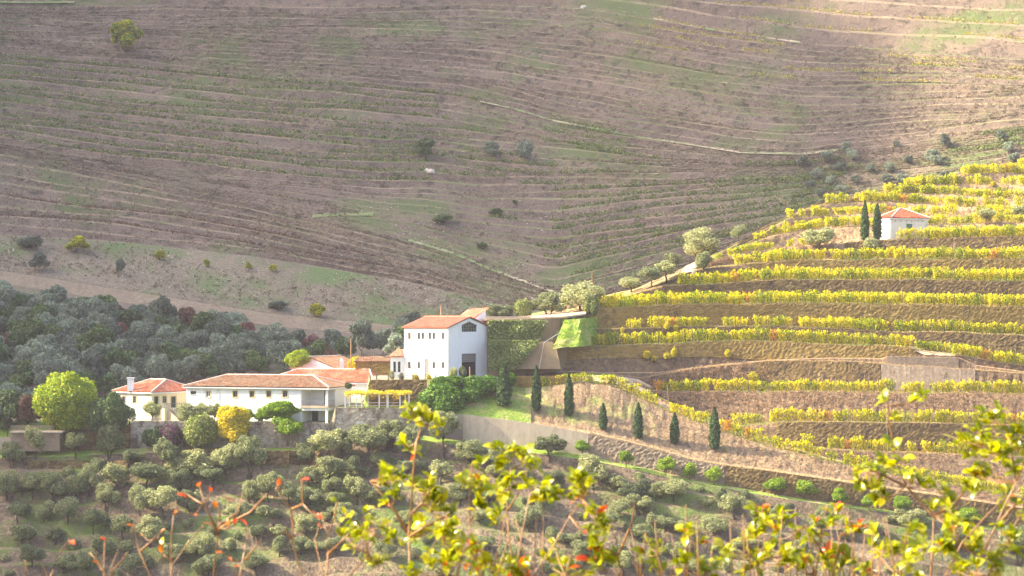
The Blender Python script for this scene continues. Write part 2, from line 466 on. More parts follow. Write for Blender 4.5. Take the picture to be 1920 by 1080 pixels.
# ---- the lower olive slope: one loft over the whole width, up to the foot of the estate walls
colsA = np.arange(-620, 2521, 9)
P_OUT = [(-620,880),(0,858),(120,856),(240,850),(400,846),(600,846),(628,822),(770,822),(840,832),(933,842),(1053,856),(1127,867),(1193,881),(1243,893),(1346,913),(1470,935),(1513,941),(1594,952),(1665,961),(1800,985),(1920,1002),(2520,1090)]
P_IN = [(-620,872),(0,848),(120,846),(240,840),(400,838),(600,840),(628,812),(770,812),(840,824),(933,833),(1060,847),(1098,853),(1167,869),(1227,880),(1293,897),(1360,909),(1452,926),(1509,935),(1594,947),(1665,956),(1800,979),(1920,996),(2520,1082)]
L_B = [(-620,850),(0,820),(100,812),(240,800),(246,793),(560,794),(622,797),(628,765),(770,765),(865,777),(893,780),(1014,796),(1102,813),(1177,830),(1227,843),(1293,862),(1350,873),(1447,885),(1513,895),(1593,907),(1700,922),(1920,955),(2520,1035)]
Y_P = [(-620,392),(600,389.5),(640,390.5),(770,390.5),(840,388),(1100,386),(1500,381),(1920,378),(2520,372)]
A = Loft(colsA)
pyP = smooth(interp(P_OUT, colsA), 3); yP = interp(Y_P, colsA)
A.row(1420, 300, 'soil'); A.row(1300, 338, 'soil')
NS = 15
for i in range(1, NS+1):
    t = i/NS
    w = math.sin(min(1, t*1.0)*math.pi)
    py = 1300+(pyP-1300)*t + (wob(colsA, 3.2, 620, 100+i) if i < NS else 0)
    Yl = 338+(yP-338)*t + (wob(colsA, .5, 700, 300+i) if i < NS else 0)
    if i < NS:
        A.row(py, Yl, 'bank')
        prev = A.PY[-1]
        A.row(py-4-2*np.sin(colsA/170.+i), Yl+2.1, 'soil')
    else:
        A.row(py, Yl, 'bank', 'path_out')
A.row(smooth(interp(P_IN, colsA), 3), yP+2.6, 'path', 'path_in')
A.row(interp(P_IN, colsA)-1, yP+4.5, 'soil')
slope = A.build('olive_slope', {'soil': M['olive_soil'], 'bank': M['olive_bank'], 'path': M['grass']})
tag(slope, 'terraced brown olive slope below the estate walls', None, None, 'structure')

# ---- vineyard hill on the right
colsV = np.arange(985, 2521, 4)
V = Loft(colsV)
def VI(pts, sm=3, w=0.0, seed=0): 
    return smooth(interp(pts, colsV), sm) + (wob(colsV, w, 260, seed) if w else 0)
E = {}
E['C'] = [(985,730),(1040,722),(1090,716),(1140,722),(1200,747),(1262,776),(1320,796),(1380,818),(1455,842),(1505,851),(1547,864),(1613,878),(1700,896),(1920,936),(2520,1015)]
E['C2'] = [(985,722),(1040,708),(1090,703),(1150,705),(1200,729),(1230,744),(1262,762),(1320,787),(1380,810),(1455,834),(1505,844),(1547,857),(1613,871),(1700,889),(1920,929),(2520,1008)]
E['D'] = [(985,721),(1040,707),(1090,702),(1150,704),(1200,728),(1230,743),(1262,761),(1320,786),(1380,809),(1455,831),(1505,838),(1547,843),(1613,847),(1700,850),(1920,858),(2520,872)]
E['E'] = [(985,720),(1040,706),(1090,701),(1150,703.5),(1200,727),(1262,760),(1320,783),(1380,798),(1440,796),(1460,793),(1620,793),(1780,796),(1920,800),(2520,812)]
E['G'] = [(985,719),(1040,705),(1090,700),(1150,703),(1200,724),(1232,738),(1262,736),(1400,735),(1600,736),(1760,738),(1920,740),(2520,748)]
E['H'] = [(985,718),(1040,704),(1090,700),(1150,702.5),(1200,708),(1240,702),(1300,692),(1400,682),(1440,678),(1500,677),(1600,680),(1650,683),(1705,687),(1828,694),(1920,702),(2520,728)]
E['I'] = [(985,700),(1040,698),(1090,698),(1150,700),(1240,699),(1300,690),(1400,680),(1440,676),(1560,672),(1640,673),(1655,674),(1662,669),(1797,671),(1830,686),(1920,698),(2520,722)]
E['J'] = [(985,664),(1040,655),(1080,652),(1163,650),(1230,647),(1313,642),(1397,641),(1480,644),(1607,649),(1711,653),(1730,661),(1760,664),(1800,667),(1850,676),(1920,687),(2520,706)]
E['L'] = [(985,634),(1040,624),(1090,618),(1163,618),(1247,615),(1397,612),(1480,614),(1600,619),(1700,624),(1800,625),(1920,630),(2520,640)]
E['N'] = [(985,600),(1040,597),(1090,592),(1103,580),(1187,577),(1297,572),(1397,572),(1480,570),(1748,574),(1920,577),(2520,585)]
E['P'] = [(985,598),(1040,596),(1103,579),(1130,570),(1187,552),(1242,538),(1380,531),(1480,526),(1700,526),(1920,529),(2520,536)]
E['Q'] = [(985,597),(1040,595),(1103,578),(1130,569),(1187,550),(1242,530),(1290,510),(1340,502),(1400,497),(1463,492),(1522,489),(1700,488),(1920,487),(2520,487)]
E['S'] = [(985,596.5),(1040,594),(1103,577),(1187,548),(1242,528),(1290,506),(1340,490),(1400,474),(1480,463),(1560,459),(1584,456),(1650,450),(1750,449),(1920,443),(2520,432)]
E['U'] = [(985,596),(1103,576.5),(1187,547),(1242,526.5),(1290,504),(1340,483),(1400,461),(1450,442),(1512,430),(1619,425),(1750,422),(1850,420),(1920,418),(2520,404)]
E['V'] = [(985,595.5),(1103,576),(1187,546.5),(1242,526),(1290,503),(1340,481),(1400,455),(1450,426),(1480,410),(1549,406),(1640,401),(1750,403),(1850,405),(1920,404),(2520,388)]
E['W'] = [(985,595),(1103,575.5),(1187,546),(1242,525.5),(1290,502),(1340,480),(1400,452),(1450,421),(1500,397),(1535,385),(1640,379),(1744,383),(1803,387),(1870,390),(1920,391),(2520,375)]
E['X'] = [(985,594.5),(1187,545.5),(1242,525),(1340,479),(1400,450),(1450,419),(1500,395),(1535,383),(1600,370),(1640,363),(1744,364),(1796,365),(1833,370),(1920,374),(2520,358)]
E['Y'] = [(985,594),(1187,545),(1340,478),(1450,418),(1500,394),(1535,382),(1600,369),(1640,361),(1683,357),(1707,350),(1788,346),(1862,346),(1920,349),(2520,330)]
E['Z'] = [(985,593.5),(1187,544.5),(1340,477),(1450,417),(1535,381),(1640,360),(1683,355),(1707,348),(1788,332),(1847,327),(1920,325),(2520,300)]
E['ZZ'] = [(985,593),(1187,544),(1340,476),(1450,416),(1535,380),(1640,359),(1707,346),(1788,330),(1847,325),(1889,321),(1920,314),(2520,270)]

pyB = smooth(interp(L_B, colsV), 3); yB = interp(Y_P, colsV)+2.9
V.row(pyB+30, yB-.1, 'soil')
V.row(pyB, yB, 'soil', 'B')
V.tread(1.6, .25, VI(E['C']), 'bank')
V.face_to(VI(E['C'], 3, .5, 2), 34, 'cbank', 7, 'C', .22, 5)
V.tread(2.6, .12, VI(E['C2']), 'grass', None, 5)
V.face_to(VI(E['C2']), 30, 'bank', 1, 'C2')
V.tread(.5, .05, VI(E['D']), 'grass')
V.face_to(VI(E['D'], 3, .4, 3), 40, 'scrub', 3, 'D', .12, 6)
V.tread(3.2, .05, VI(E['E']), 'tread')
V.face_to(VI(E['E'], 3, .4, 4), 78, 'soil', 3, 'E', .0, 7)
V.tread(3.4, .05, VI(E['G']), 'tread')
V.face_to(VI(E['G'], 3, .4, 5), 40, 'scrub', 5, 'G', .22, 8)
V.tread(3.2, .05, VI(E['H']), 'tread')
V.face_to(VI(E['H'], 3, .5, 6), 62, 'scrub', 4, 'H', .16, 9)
V.tread(1.6, .10, VI(E['I']), 'bank')
V.face_to(VI(E['I'], 3, .2, 7), 80, 'soil', 1, 'I')
V.tread(1.8, .08, VI(E['J']), 'bank')
V.face_to(VI(E['J'], 3, .5, 8), 68, 'soil', 5, 'J', .12, 10)
V.tread(3.6, .10, VI(E['L']), 'tread')
V.face_to(VI(E['L'], 3, .6, 9), 70, 'bank', 3, 'L', .08, 11)
V.tread(3.6, .06, VI(E['N']), 'tread')
V.face_to(VI(E['N'], 3, .4, 10), 82, 'soil', 3, 'N', .0, 12)
V.tread(6.0, .10, VI(E['P']), 'tread')
V.face_to(VI(E['P'], 3, .5, 11), 78, 'soil', 3, 'P', .0, 13)
V.tread(5.5, .12, VI(E['Q']), 'tread')
V.face_to(VI(E['Q'], 3, .5, 12), 76, 'soil', 3, 'Q', .0, 14)
V.tread(5.0, .12, VI(E['S']), 'tread')
V.face_to(VI(E['S'], 3, .5, 13), 66, 'bank', 4, 'S', .15, 15)
V.tread(9.0, .03, VI(E['U']), 'tread')
for key, nx, sd in (('U','V',16), ('V','W',17), ('W','X',18), ('X','Y',19), ('Y','Z',20), ('Z','ZZ',21)):
    V.face_to(VI(E[key], 3, .8, sd), 52, 'bank', 4, key, .18, sd)
    V.tread(4.2, .10, VI(E[nx]), 'tread')
V.face_to(VI(E['ZZ'], 3, .8, 22), 50, 'bank', 3, 'ZZ', .15, 22)
k = len(V.PY)-1
V.rowz(V.z(k)+.2, V.Y[k]+6, 'tread')
V.rowz(V.z(k)-6, V.Y[k]+22, 'bank')
V.rowz(np.minimum(V.z(k)-22, 2), V.Y[k]+60, 'bank')
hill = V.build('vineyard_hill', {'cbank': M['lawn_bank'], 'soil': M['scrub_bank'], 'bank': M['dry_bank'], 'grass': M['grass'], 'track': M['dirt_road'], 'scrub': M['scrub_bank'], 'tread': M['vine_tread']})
tag(hill, 'sunlit terraced hillside of yellow vines on the right', None, None, 'structure')

# ---- estate ground and the wooded slope behind it
G0 = [(-620,425),(0,508),(250,548),(500,588),(750,612),(900,626),(1050,628),(1200,604),(1400,545),(1600,492),(1920,440),(2520,395)]
colsS = np.arange(-620, 997, 8)
S = Loft(colsS)
def vz(Yq, px=989.):
    """height of the vineyard hill's left flank at distance Yq"""
    yy = np.array([np.interp(px, V.cols, r) for r in V.Y]); zz = np.array([np.interp(px, V.cols, V.z(q)) for q in range(len(V.Y))])
    return np.interp(Yq, yy[1:], zz[1:])
def meld(z, Yq):
    t = np.clip((colsS-925)/60., 0, 1); t = t*t*(3-2*t)
    return np.asarray(z)*(1-t)+vz(np.broadcast_to(np.asarray(Yq, float), colsS.shape))*t
def SI(pts): return interp(pts, colsS)
S.row(SI(L_B)+28, SI(Y_P)+2.8, 'yard')
S.row(SI(L_B), SI(Y_P)+2.9, 'yard', 'B')
zy = SI([(-620,-9.),(560,-8.7),(622,-8.8),(629,-5.75),(775,-5.75),(830,-5.6),(870,-4.6),(930,-4.2),(1000,-3.6),(1080,-3.4)])
yq = SI([(-620,397),(770,396.8),(1080,396.5)]); S.rowz(meld(zy, yq), yq, 'lawn')
zt = SI([(-620,-8.8),(622,-8.6),(629,-5.7),(683,-5.7),(688,-.85),(912,-.85),(960,-1.0),(1080,-1.2)])
yq = SI([(-620,398.5),(622,398.5),(690,397.6),(800,397.6),(860,398.5),(960,401.5),(1080,401)]); S.rowz(meld(zt, yq), yq, 'lawn', 'T')
S.rowz(SI([(-620,-8.6),(622,-8.4),(640,-5.6),(683,-5.6),(688,-.75),(912,-.6),(1080,-.6)]), 408, 'yard')
S.rowz(SI([(-620,-8.),(560,-7.),(640,-3.6),(700,-.6),(912,-.5),(1080,-.5)]), 430, 'yard')
zA = SI([(-620,-7.),(500,-5.),(640,-1.5),(700,1.5),(800,3),(912,4),(1080,5)])
S.rowz(zA, 436, 'floor')
g0 = SI(G0)
zB = CZ-(g0+24-HY)/F*512
for i in range(1, 10):
    t = i/9
    S.rowz(zA+(zB-zA)*(t**1.05) + (wob(colsS, .5, 300, 500+i) if i < 9 else 0), 436+(512-436)*t, 'floor', 'road_in' if i == 9 else None)
S.rowz(zB+.1, 515.5, 'road')
S.rowz(zB+.3, 517.5, 'road')
est = S.build('estate_ground', {'yard': M['yard'], 'lawn': M['lawn_bank'], 'floor': M['forest_floor'], 'road': M['forest_floor']})
tag(est, 'yard and wooded slope around the estate houses', None, None, 'structure')

# ---- the far terraced hillside
colsF = np.arange(-640, 2541, 5)
Fh = Loft(colsF)
def FI(pts, sm=9): return smooth(interp(pts, colsF), sm)
G = [FI(G0),
 FI([(-620,380),(0,440),(250,456),(480,482),(640,508),(780,532),(900,562),(1000,584),(1100,575),(1200,545),(1400,486),(1600,445),(1920,395),(2520,355)]),
 FI([(-620,230),(0,288),(240,332),(430,372),(600,412),(720,442),(780,458),(900,494),(1040,540),(1100,523),(1200,500),(1400,445),(1600,402),(1920,350),(2520,318)]),
 FI([(-620,212),(0,268),(240,308),(430,330),(600,344),(720,354),(800,352),(900,364),(1000,360),(1200,350),(1400,340),(1500,334),(1700,318),(1920,290),(2520,262)]),
 FI([(-620,92),(0,108),(250,128),(450,148),(640,160),(860,180),(955,200),(1040,225),(1200,255),(1390,284),(1500,288),(1700,268),(1920,240),(2520,205)]),
 FI([(-620,0),(0,14),(300,10),(640,14),(900,8),(1100,16),(1230,36),(1330,55),(1500,80),(1700,95),(1920,112),(2520,100)]),
 FI([(-620,-150),(2520,-150)])]
lump = 7*np.sin(colsF/260.+1.2) + 3*np.sin(colsF/117.)
Yc = 519 + 0*colsF
Fh.row(G[0]+30, Yc-.2, 'rough'); Fh.row(G[0], Yc, 'rough', 'F0')
def advance(kind, py, tr, sd, mk, bare=None):
    """one terrace: a tread then a bank up to the line seen at py; the hill's mean slope is about 29 degrees"""
    k = len(Fh.PY)-1
    Yn = 519 + .30*(G[0]-py) + lump*np.clip((G[0]-py)/150., 0, 1)
    Yn = np.maximum(Yn, Fh.Y[k]+.05)
    dy = Yn-Fh.Y[k]; zn = CZ-(py-HY)/F*Yn; z0 = Fh.z(k)
    dz = np.maximum(zn-z0, .02)
    d = 0
    if tr > 0:
        br = np.array([mnoise.noise(Vector((p_*.0045, sd*.37, 3.))) for p_ in colsF]); d = np.minimum(dy*.62, tr)*np.clip(br*2.2+.75, .12, 1)*(1 if bare is None else bare)
        Fh.rowz(z0+np.minimum(.12*d, dz*.5), Fh.Y[k]+d, 'tread')
    k = len(Fh.PY)-1
    Y0, z0 = Fh.Y[k], Fh.z(k)
    r = np.random.default_rng(sd)
    for t in ((.3, .6, .86, 1.) if tr > 0 else (.5, 1.)):
        j = r.normal(0, .22, len(Y0)) if t < 1 else 0
        Fh.rowz(z0+(zn-z0)*t, Y0+(Yn-Y0)*t+j, 'edge' if (tr > 0 and t == 1.) else kind, mk if t == 1. else None)
counts = [7, 8, 10, 12, 18, 8]
for j in range(6):
    n = counts[j]
    tot = Fh.Y[-1]
    for i in range(1, n+1):
        t = i/n
        py = G[j]+(G[j+1]-G[j])*t
        if i < n: py = py + wob(colsF, 2.6, 560, 1000+j*40+i, 2.3)*np.clip((G[j]-G[j+1])/70., .1, 1) + (RNG.random()-.5)*5*np.clip((G[j]-G[j+1])/120., 0, 1)
        py = np.minimum(py, Fh.PY[-1]-0.4)
        advance('rough' if j == 0 else 'bank', py, 0 if j == 0 else 3.0, 2000+j*40+i, 'F%d_%d' % (j, i), np.clip((colsF-960)/90., .03, 1) if j == 2 else None)
    # the spur ridge and the gully: ground steps back behind them
k = len(Fh.PY)-1
Fh.rowz(Fh.z(k)+18, Fh.Y[k]+40, 'tread')
Fh.rowz(Fh.z(k)+24, Fh.Y[k]+90, 'tread')
Fh.rowz(Fh.z(k)-10, Fh.Y[k]+260, 'tread')
far = Fh.build('far_hillside', {'rough': M['rough_slope'], 'bank': M['far_bank'], 'edge': M['far_tread'], 'tread': M['far_tread']})
tag(far, 'hazy terraced mountainside rising behind the estate', None, None, 'structure')

# ---- unseen ridge added left of frame, shaped to shade far hillside, wood and olives
Hs = [(-100,220),(0,250),(150,300),(250,330),(340,345),(375,349),(394,351),(405,356),(430,375),(450,400),(480,432),(540,492),(600,552),(650,582),(700,590),(900,560),(1300,430)]
v = []; f = []
ys = np.linspace(-100, 1300, 64); xs = np.linspace(-1150, -255, 40)
for yy in ys:
    for xx in xs:
        t = abs(xx+650)/(395 if xx > -650 else 560)
        b = max(0., 1-t)**1.15
        h = float(np.interp(yy, [a for a, _ in Hs], [c for _, c in Hs]))
        v.append((xx, yy, -30+(h+30)*b+6*mnoise.noise(Vector((xx*.02, yy*.02, 4.)))*(1-b)))
for r in range(63):
    for q in range(39): f.append((r*40+q, r*40+q+1, (r+1)*40+q+1, (r+1)*40+q))
tag(mesh_obj('added_shade_ridge', v, f, M['far_bank'], None, None, True), 'unseen ridge added beyond the left edge to cast shade', None, None, 'structure')

# ---- the valley between and the bank the camera stands on
colsN = np.linspace(-260, 260, 60)
v = []; f = []
prof = [(-60, 14), (-20, 11.6), (0, 10.7), (8, 10.3), (14, 8.5), (40, -6), (90, -34), (160, -52), (240, -56), (296, -51), (301, -50.6)]
for (yy, zz) in prof:
    for xx in colsN: v.append((xx, yy, zz + 1.2*mnoise.noise(Vector((xx*.05, yy*.05, 0)))*(0.15 if yy < 20 and abs(xx) < 10 else 1)))
c = len(colsN)
for r in range(len(prof)-1):
    for q in range(c-1): f.append((r*c+q, r*c+q+1, (r+1)*c+q+1, (r+1)*c+q))
near = mesh_obj('valley_ground', v, f, M['olive_soil'], None, None, True)
tag(near, 'near hillside dropping into the valley', None, None, 'structure')

def gnd(px, py, where='auto'):
    if where == 'far': return Fh.ground(px, py)
    if where == 'wood': return S.ground(px, py)
    if where == 'hill': return V.ground(px, py)
    if where == 'slope': return A.ground(px, py)
    # nearest surface that shows at this pixel
    if py >= np.interp(px, colsA, A.PY[A.mark['path_in']]): return A.ground(px, py)
    if px > 1040: return V.ground(px, py)
    return S.ground(px, py)

# ------------------------------------------------------------------ retaining walls, road, paths
def wall_run(name, px0, px1, foot, top, mat, label, cat='retaining wall', thick=.7, proud=.22, rough=.085, capup=.12, cell=.36, group=None, parent=None):
    """a standing wall: front face of uneven stones, top and ends, from foot(px) to top(px)"""
    n = max(3, int(abs(W(px1, 0, 390).x-W(px0, 0, 390).x)/cell))
    pxs = np.linspace(px0, px1, n)
    hs = [max(.2, (top(p)-foot(p)).z+capup+.35) for p in pxs]
    rows = max(2, int(max(hs)/cell))
    r = random.Random(int(px0*7+px1))
    v = []; f = []
    for p in pxs:
        a = foot(p); b = top(p)
        a = a+Vector((0, -proud-.05, -.35)); b = b+Vector((0, -proud, capup+r.uniform(-.07, .06)))
        for j in range(rows+1):
            t = j/rows
            q = a+(b-a)*t
            if 0 < j < rows: q = q+Vector((r.uniform(-1, 1)*rough, r.uniform(-1, 1)*rough, r.uniform(-1, 1)*rough))
            v.append(q)
        v.append(b+Vector((0, thick, r.uniform(-.03, .03))))
        v.append(Vector((a.x, b.y+thick, a.z)))
    m = rows+3
    for i in range(n-1):
        for j in range(m-1):
            f.append((i*m+j, (i+1)*m+j, (i+1)*m+j+1, i*m+j+1))
    f.append(tuple(reversed(range(m)))); f.append(tuple((n-1)*m+j for j in range(m)))
    o = mesh_obj(name, v, f, mat, parent)
    if parent is None: tag(o, label, cat, group, 'thing')
    return o

def vface(key, lo=0.0):
    k = V.mark[key]
    k0 = k
    while V.tag[k0] == V.tag[k]: k0 -= 1       # the tread row the face climbs from
    def foot(p):
        a = V.at(p, k0); b = V.at(p, k)
        t = lo(p) if callable(lo) else lo
        return a+(b-a)*t
    return foot, (lambda p: V.at(p, k))

GW = 'dry stone terrace walls of the vineyard'
f_, t_ = vface('E'); wall_run('retaining_wall', 1457, 2100, f_, t_, M['wall_dark'], 'coursed dark schist terrace wall just above the lowest short vine row', group=GW)
f_, t_ = vface('H'); wall_run('retaining_wall', 1416, 1650, f_, t_, M['wall_dark'], 'blackened rough schist wall left of the smooth rendered wall section', group=GW)
wall_run('retaining_wall', 1652, 1828, f_, t_, M['wall_tan'], 'smooth tan rendered retaining wall, the larger of the two beside the track bend', group=GW, rough=.012)
f_, t_ = vface('I'); wall_run('retaining_wall', 1662, 1797, f_, t_, M['wall_tan'], 'short tan rendered wall holding up the dirt track bend', group=GW, rough=.012)
f_, t_ = vface('J', lambda p: float(np.interp(p, [1040,1120,1230,1330,1450], [.52,.62,.60,.45,.06])))
wall_run('retaining_wall', 1052, 1718, f_, t_, M['wall_brown'], 'long brown schist wall with yellow bushes growing out of its face', group=GW)
f_, t_ = vface('L'); wall_run('retaining_wall', 1092, 2100, f_, t_, M['wall_dark'], 'low dark terrace wall between the two lowest long vine rows near the grass ramp', group=GW)
f_, t_ = vface('N'); wall_run('retaining_wall', 1103, 2100, f_, t_, M['wall_brown'], 'tall olive-brown wall starting at the pale road end', group=GW)
f_, t_ = vface('P'); wall_run('retaining_wall', 1243, 2100, f_, t_, M['wall_dark'], 'terrace wall third below the white hut', group=GW)
f_, t_ = vface('Q'); wall_run('retaining_wall', 1404, 2100, f_, t_, M['wall_brown'], 'terrace wall second below the white hut', group=GW)
f_, t_ = vface('S', .25); wall_run('retaining_wall', 1584, 2100, f_, t_, M['wall_dark'], 'terrace wall directly under the white hut and its two cypresses', group=GW)

kin = A.mark['path_in']
def afoot(p): return A.at(p, kin)
def btop(p): return V.at(p, V.mark['B']) if p > 1000 else S.at(p, S.mark['B'])
wall_run('retaining_wall', 868, 1103, afoot, btop, M['concrete'], 'grey streaked concrete retaining wall below the green lawn and first cypresses', rough=.006, capup=.05)
wall_run('retaining_wall', 1104, 1358, afoot, btop, M['wall_tan'], 'pale tumbled stone wall behind the first citrus trees on the path', rough=.09, group=GW)
wall_run('retaining_wall', 1360, 2100, afoot, btop, M['wall_dark'], 'dark stone wall behind the last citrus trees on the path', group=GW)
wall_run('retaining_wall', 246, 621, afoot, btop, M['wall_pale'], 'whitish weathered stone wall below the long white house', rough=.05, capup=.35)
wall_run('retaining_wall', 629, 768, afoot, btop, M['wall_pale'], 'mottled white and grey stone wall below the vine pergola', rough=.05, capup=.08)
kT = S.mark['T']
wall_run('retaining_wall', 690, 800, lambda p: S.at(p, kT-1), lambda p: S.at(p, kT), M['wall_dark'], 'dark stone terrace wall in front of the tall white winery', proud=.1, capup=.02)
wall_run('retaining_wall', 100, 245, lambda p: A.at(p, kin)+Vector((0, 0, -.4)), lambda p: S.at(p, S.mark['B']), M['wall_dark'], 'dark overgrown garden wall under the big lime-green tree', capup=.15)
kR = S.mark['road_in']
wall_run('roadside_wall', -300, 752, lambda p: S.at(p, kR+2), lambda p: Fh.at(p, Fh.mark['F0']), M['wall_road'], 'long tan wall running diagonally down above the wooded slope', 'wall', proud=.5, rough=.05, capup=.1, cell=.6)
# low ruined walls on the olive slope
for (a, b, py, hh, lab) in ((52, 240, 878, 1.4, 'tumbledown dry stone wall below the brick platform'), (330, 440, 858, 1.6, 'lower stone wall under the purple bougainvillea'), (495, 600, 872, 2.6, 'brown stone wall at the end of the olive terrace below the long house')):
    wall_run('garden_wall', a, b, lambda p: gnd(p, py, 'slope'), lambda p: gnd(p, py, 'slope')+Vector((0, .1, hh)), M['wall_dark'], lab, 'wall', rough=.09, capup=0)

def strip(name, pts, width, mat, label, where='auto', lift=.12, n=60, kind='structure'):
    """a path laid along the ground under a line of surveyed points"""
    xs = np.array([p[0] for p in pts], float); ys = np.array([p[1] for p in pts], float)
    s = np.concatenate([[0], np.cumsum(np.hypot(np.diff(xs), np.diff(ys)))])
    tt = np.linspace(0, s[-1], n)
    P = [gnd(np.interp(t, s, xs), np.interp(t, s, ys), where) for t in tt]
    v = []; f = []
    for i, p in enumerate(P):
        w = width(i/(n-1)) if callable(width) else width
        for q in (-1, -.33, .33, 1):
            v.append(p+Vector((0, q*w*.5, q*w*.22+lift)))
    for i in range(n-1):
        for q in range(3): f.append((i*4+q, (i+1)*4+q, (i+1)*4+q+1, i*4+q+1))
    o = mesh_obj(name, v, f, mat, None, None, True)
    return tag(o, label, None, None, kind)

strip('footpath', [(900,190),(955,202),(1040,227),(1200,257),(1300,272),(1390,286),(1500,289),(1570,282)], 1.5, M['far_path'], 'pale green path slanting across the far hillside', 'far')
strip('footpath', [(1225,34),(1330,55),(1420,68),(1500,80)], 2.0, M['far_path'], 'short path high on the far hillside', 'far')
strip('footpath', [(765,450),(850,475),(920,505),(975,525),(1050,552)], 1.6, M['far_path'], 'pale track running down the gully to the road', 'far')
strip('footpath', [(585,406),(640,402),(700,402)], 2.2, M['far_grass'], 'green grassy terrace end on the far hillside', 'far')
strip('footpath', [(0,3),(70,4),(140,3)], 3., M['far_grass'], 'green grass patch at the far top left corner', 'far')

def patch(name, pts, mat, label, where='hill', lift=.14, n=8):
    """a piece of ground cover draped between a lower and an upper line of surveyed points"""
    lo, hi = pts; v = []; f = []
    for i in range(n+1):
        t = i/n*(len(lo)-1); a = min(int(t), len(lo)-2); u = t-a
        for j in range(4):
            w = j/3
            x = (lo[a][0]+(lo[a+1][0]-lo[a][0])*u)*(1-w)+(hi[a][0]+(hi[a+1][0]-hi[a][0])*u)*w
            y = (lo[a][1]+(lo[a+1][1]-lo[a][1])*u)*(1-w)+(hi[a][1]+(hi[a+1][1]-hi[a][1])*u)*w
            v.append(gnd(x, y, where)+Vector((0, -.05, lift)))
    for i in range(n):
        for j in range(3): f.append((i*4+j, (i+1)*4+j, (i+1)*4+j+1, i*4+j+1))
    return tag(mesh_obj(name, v, f, mat, None, None, True), label, None, None, 'structure')
patch('dirt_track', ([(1272,519),(1288,519),(1303,518)], [(1292,489),(1302,489),(1313,490)]), M['dirt_road'], 'pale dirt road climbing between the ridge olives')
patch('dirt_track', ([(1092,712),(1140,719),(1185,727),(1206,738)], [(1092,704),(1150,705.5),(1196,712),(1225,727)]), M['dirt_road'], 'dirt track joining at the foot of the brown wall', n=16)
patch('dirt_track', ([(1706,656),(1735,667),(1765,668),(1790,668)], [(1706,651),(1745,657),(1775,661),(1795,664)]), M['dirt_road'], 'bend of the dirt track beside the rendered walls', n=14)
patch('grass_strip', ([(1090,613),(1130,609),(1192,608)], [(1098,598),(1130,601),(1192,603)]), M['grass'], 'green grass strip at the start of the tall wall', n=12)
# pale road on top of the ivy wall
def slab(name, corners, thick, mat, label, cat=None, kind=None, group=None):
    m = MB(); top = [Vector(c) for c in corners]; bot = [c-Vector((0, 0, thick)) for c in top]
    m.poly(top); m.poly(list(reversed(bot)))
    for i in range(len(top)):
        j = (i+1) % len(top); m.quad(top[i], bot[i], bot[j], top[j])
    o = m.build(name, mat); return tag(o, label, cat, group, kind)
zr = 10.75
def zp(px, Y, z): return Vector(((px-CX)/F*Y, Y, z))
slab('road', [zp(905,409,zr-.35), zp(1000,409,zr-.05), zp(1060,409,zr+.2), zp(1098,411,zr+.75), zp(1100,428,zr+1.3), zp(1000,428,zr+.35), zp(905,428,zr-.1)], .3, M['dirt_road'], 'pale dirt road above the ivy wall', None, 'structure')
# fill of the platform under that road
m = MB()
pts = [zp(913,408.6,-2), zp(1012,408.6,-2), zp(1050,409.6,-2), zp(1064,412,-2), zp(1064,429,-2), zp(905,429,-2)]
tops = [Vector((p.x, p.y, z)) for p, z in zip(pts, (zr-.5, zr-.25, zr-.1, zr+.3, zr+.3, zr-.5))]
for i in range(6):
    j = (i+1) % 6; m.quad(pts[i], pts[j], tops[j], tops[i])
m.poly(tops)
tag(m.build('embankment_wall', M['concrete_tan']), 'bare concrete end of the embankment between ivy and grass ramp', 'wall')
# lower concrete buttress with sloping side
m = MB()
b0 = [W(958,692,405.2), W(1052,692,404.6), W(1044,655,405.4), W(1036,641,405.8), W(1000,641,405.8)]
b1 = [p+Vector((0, 4, 0)) for p in b0]
m.poly(b0); m.poly(list(reversed(b1)))
for i in range(5):
    j = (i+1) % 5; m.quad(b0[i], b1[i], b1[j], b0[j])
tag(m.build('buttress_wall', M['concrete_tan']), 'tan concrete buttress with sloping side right of the ivy', 'wall')
# its low foundation wall beside the lawn
m = MB(); m.box(W(962,727,401.4), (10.0, 0, 0), (0, .6, 0), (0, 0, 2.2)); tag(m.build('garden_wall', M['wall_brown']), 'low brown wall at the top of the lawn behind the cypresses', 'wall')
# grass ramp between buttress and hill
m = MB()
nu, nv = 14, 9
for i in range(nu):
    for j in range(nv):
        t = j/(nv-1); px0_ = 1036+22*t; px = px0_+(1124-px0_)*i/(nu-1)
        y0 = float(np.interp(px, [1034,1060,1090,1124], [655,651,650,646])); y1 = float(np.interp(px, [1034,1060,1090,1124], [606,600,597,594]))
        py = y0+(y1-y0)*t
        Yf = 404.6+4.0*t+.5*mnoise.noise(Vector((px*.06, t*5, 1.)))
        k_ = min(1, max(0, (px-1086)/38)); k_ = k_*k_*(3-2*k_)
        m.v.append(W(px, py, Yf+(V.ground(px, py).y+.5-Yf)*k_))
for i in range(nu-1):
    for j in range(nv-1): m.f.append((i*nv+j, (i+1)*nv+j, (i+1)*nv+j+1, i*nv+j+1)); m.m.append(0)
RAMP = list(m.v)
tag(m.build('lawn', M['grass']), 'bright green grass ramp beside the embankment', None, None, 'structure')
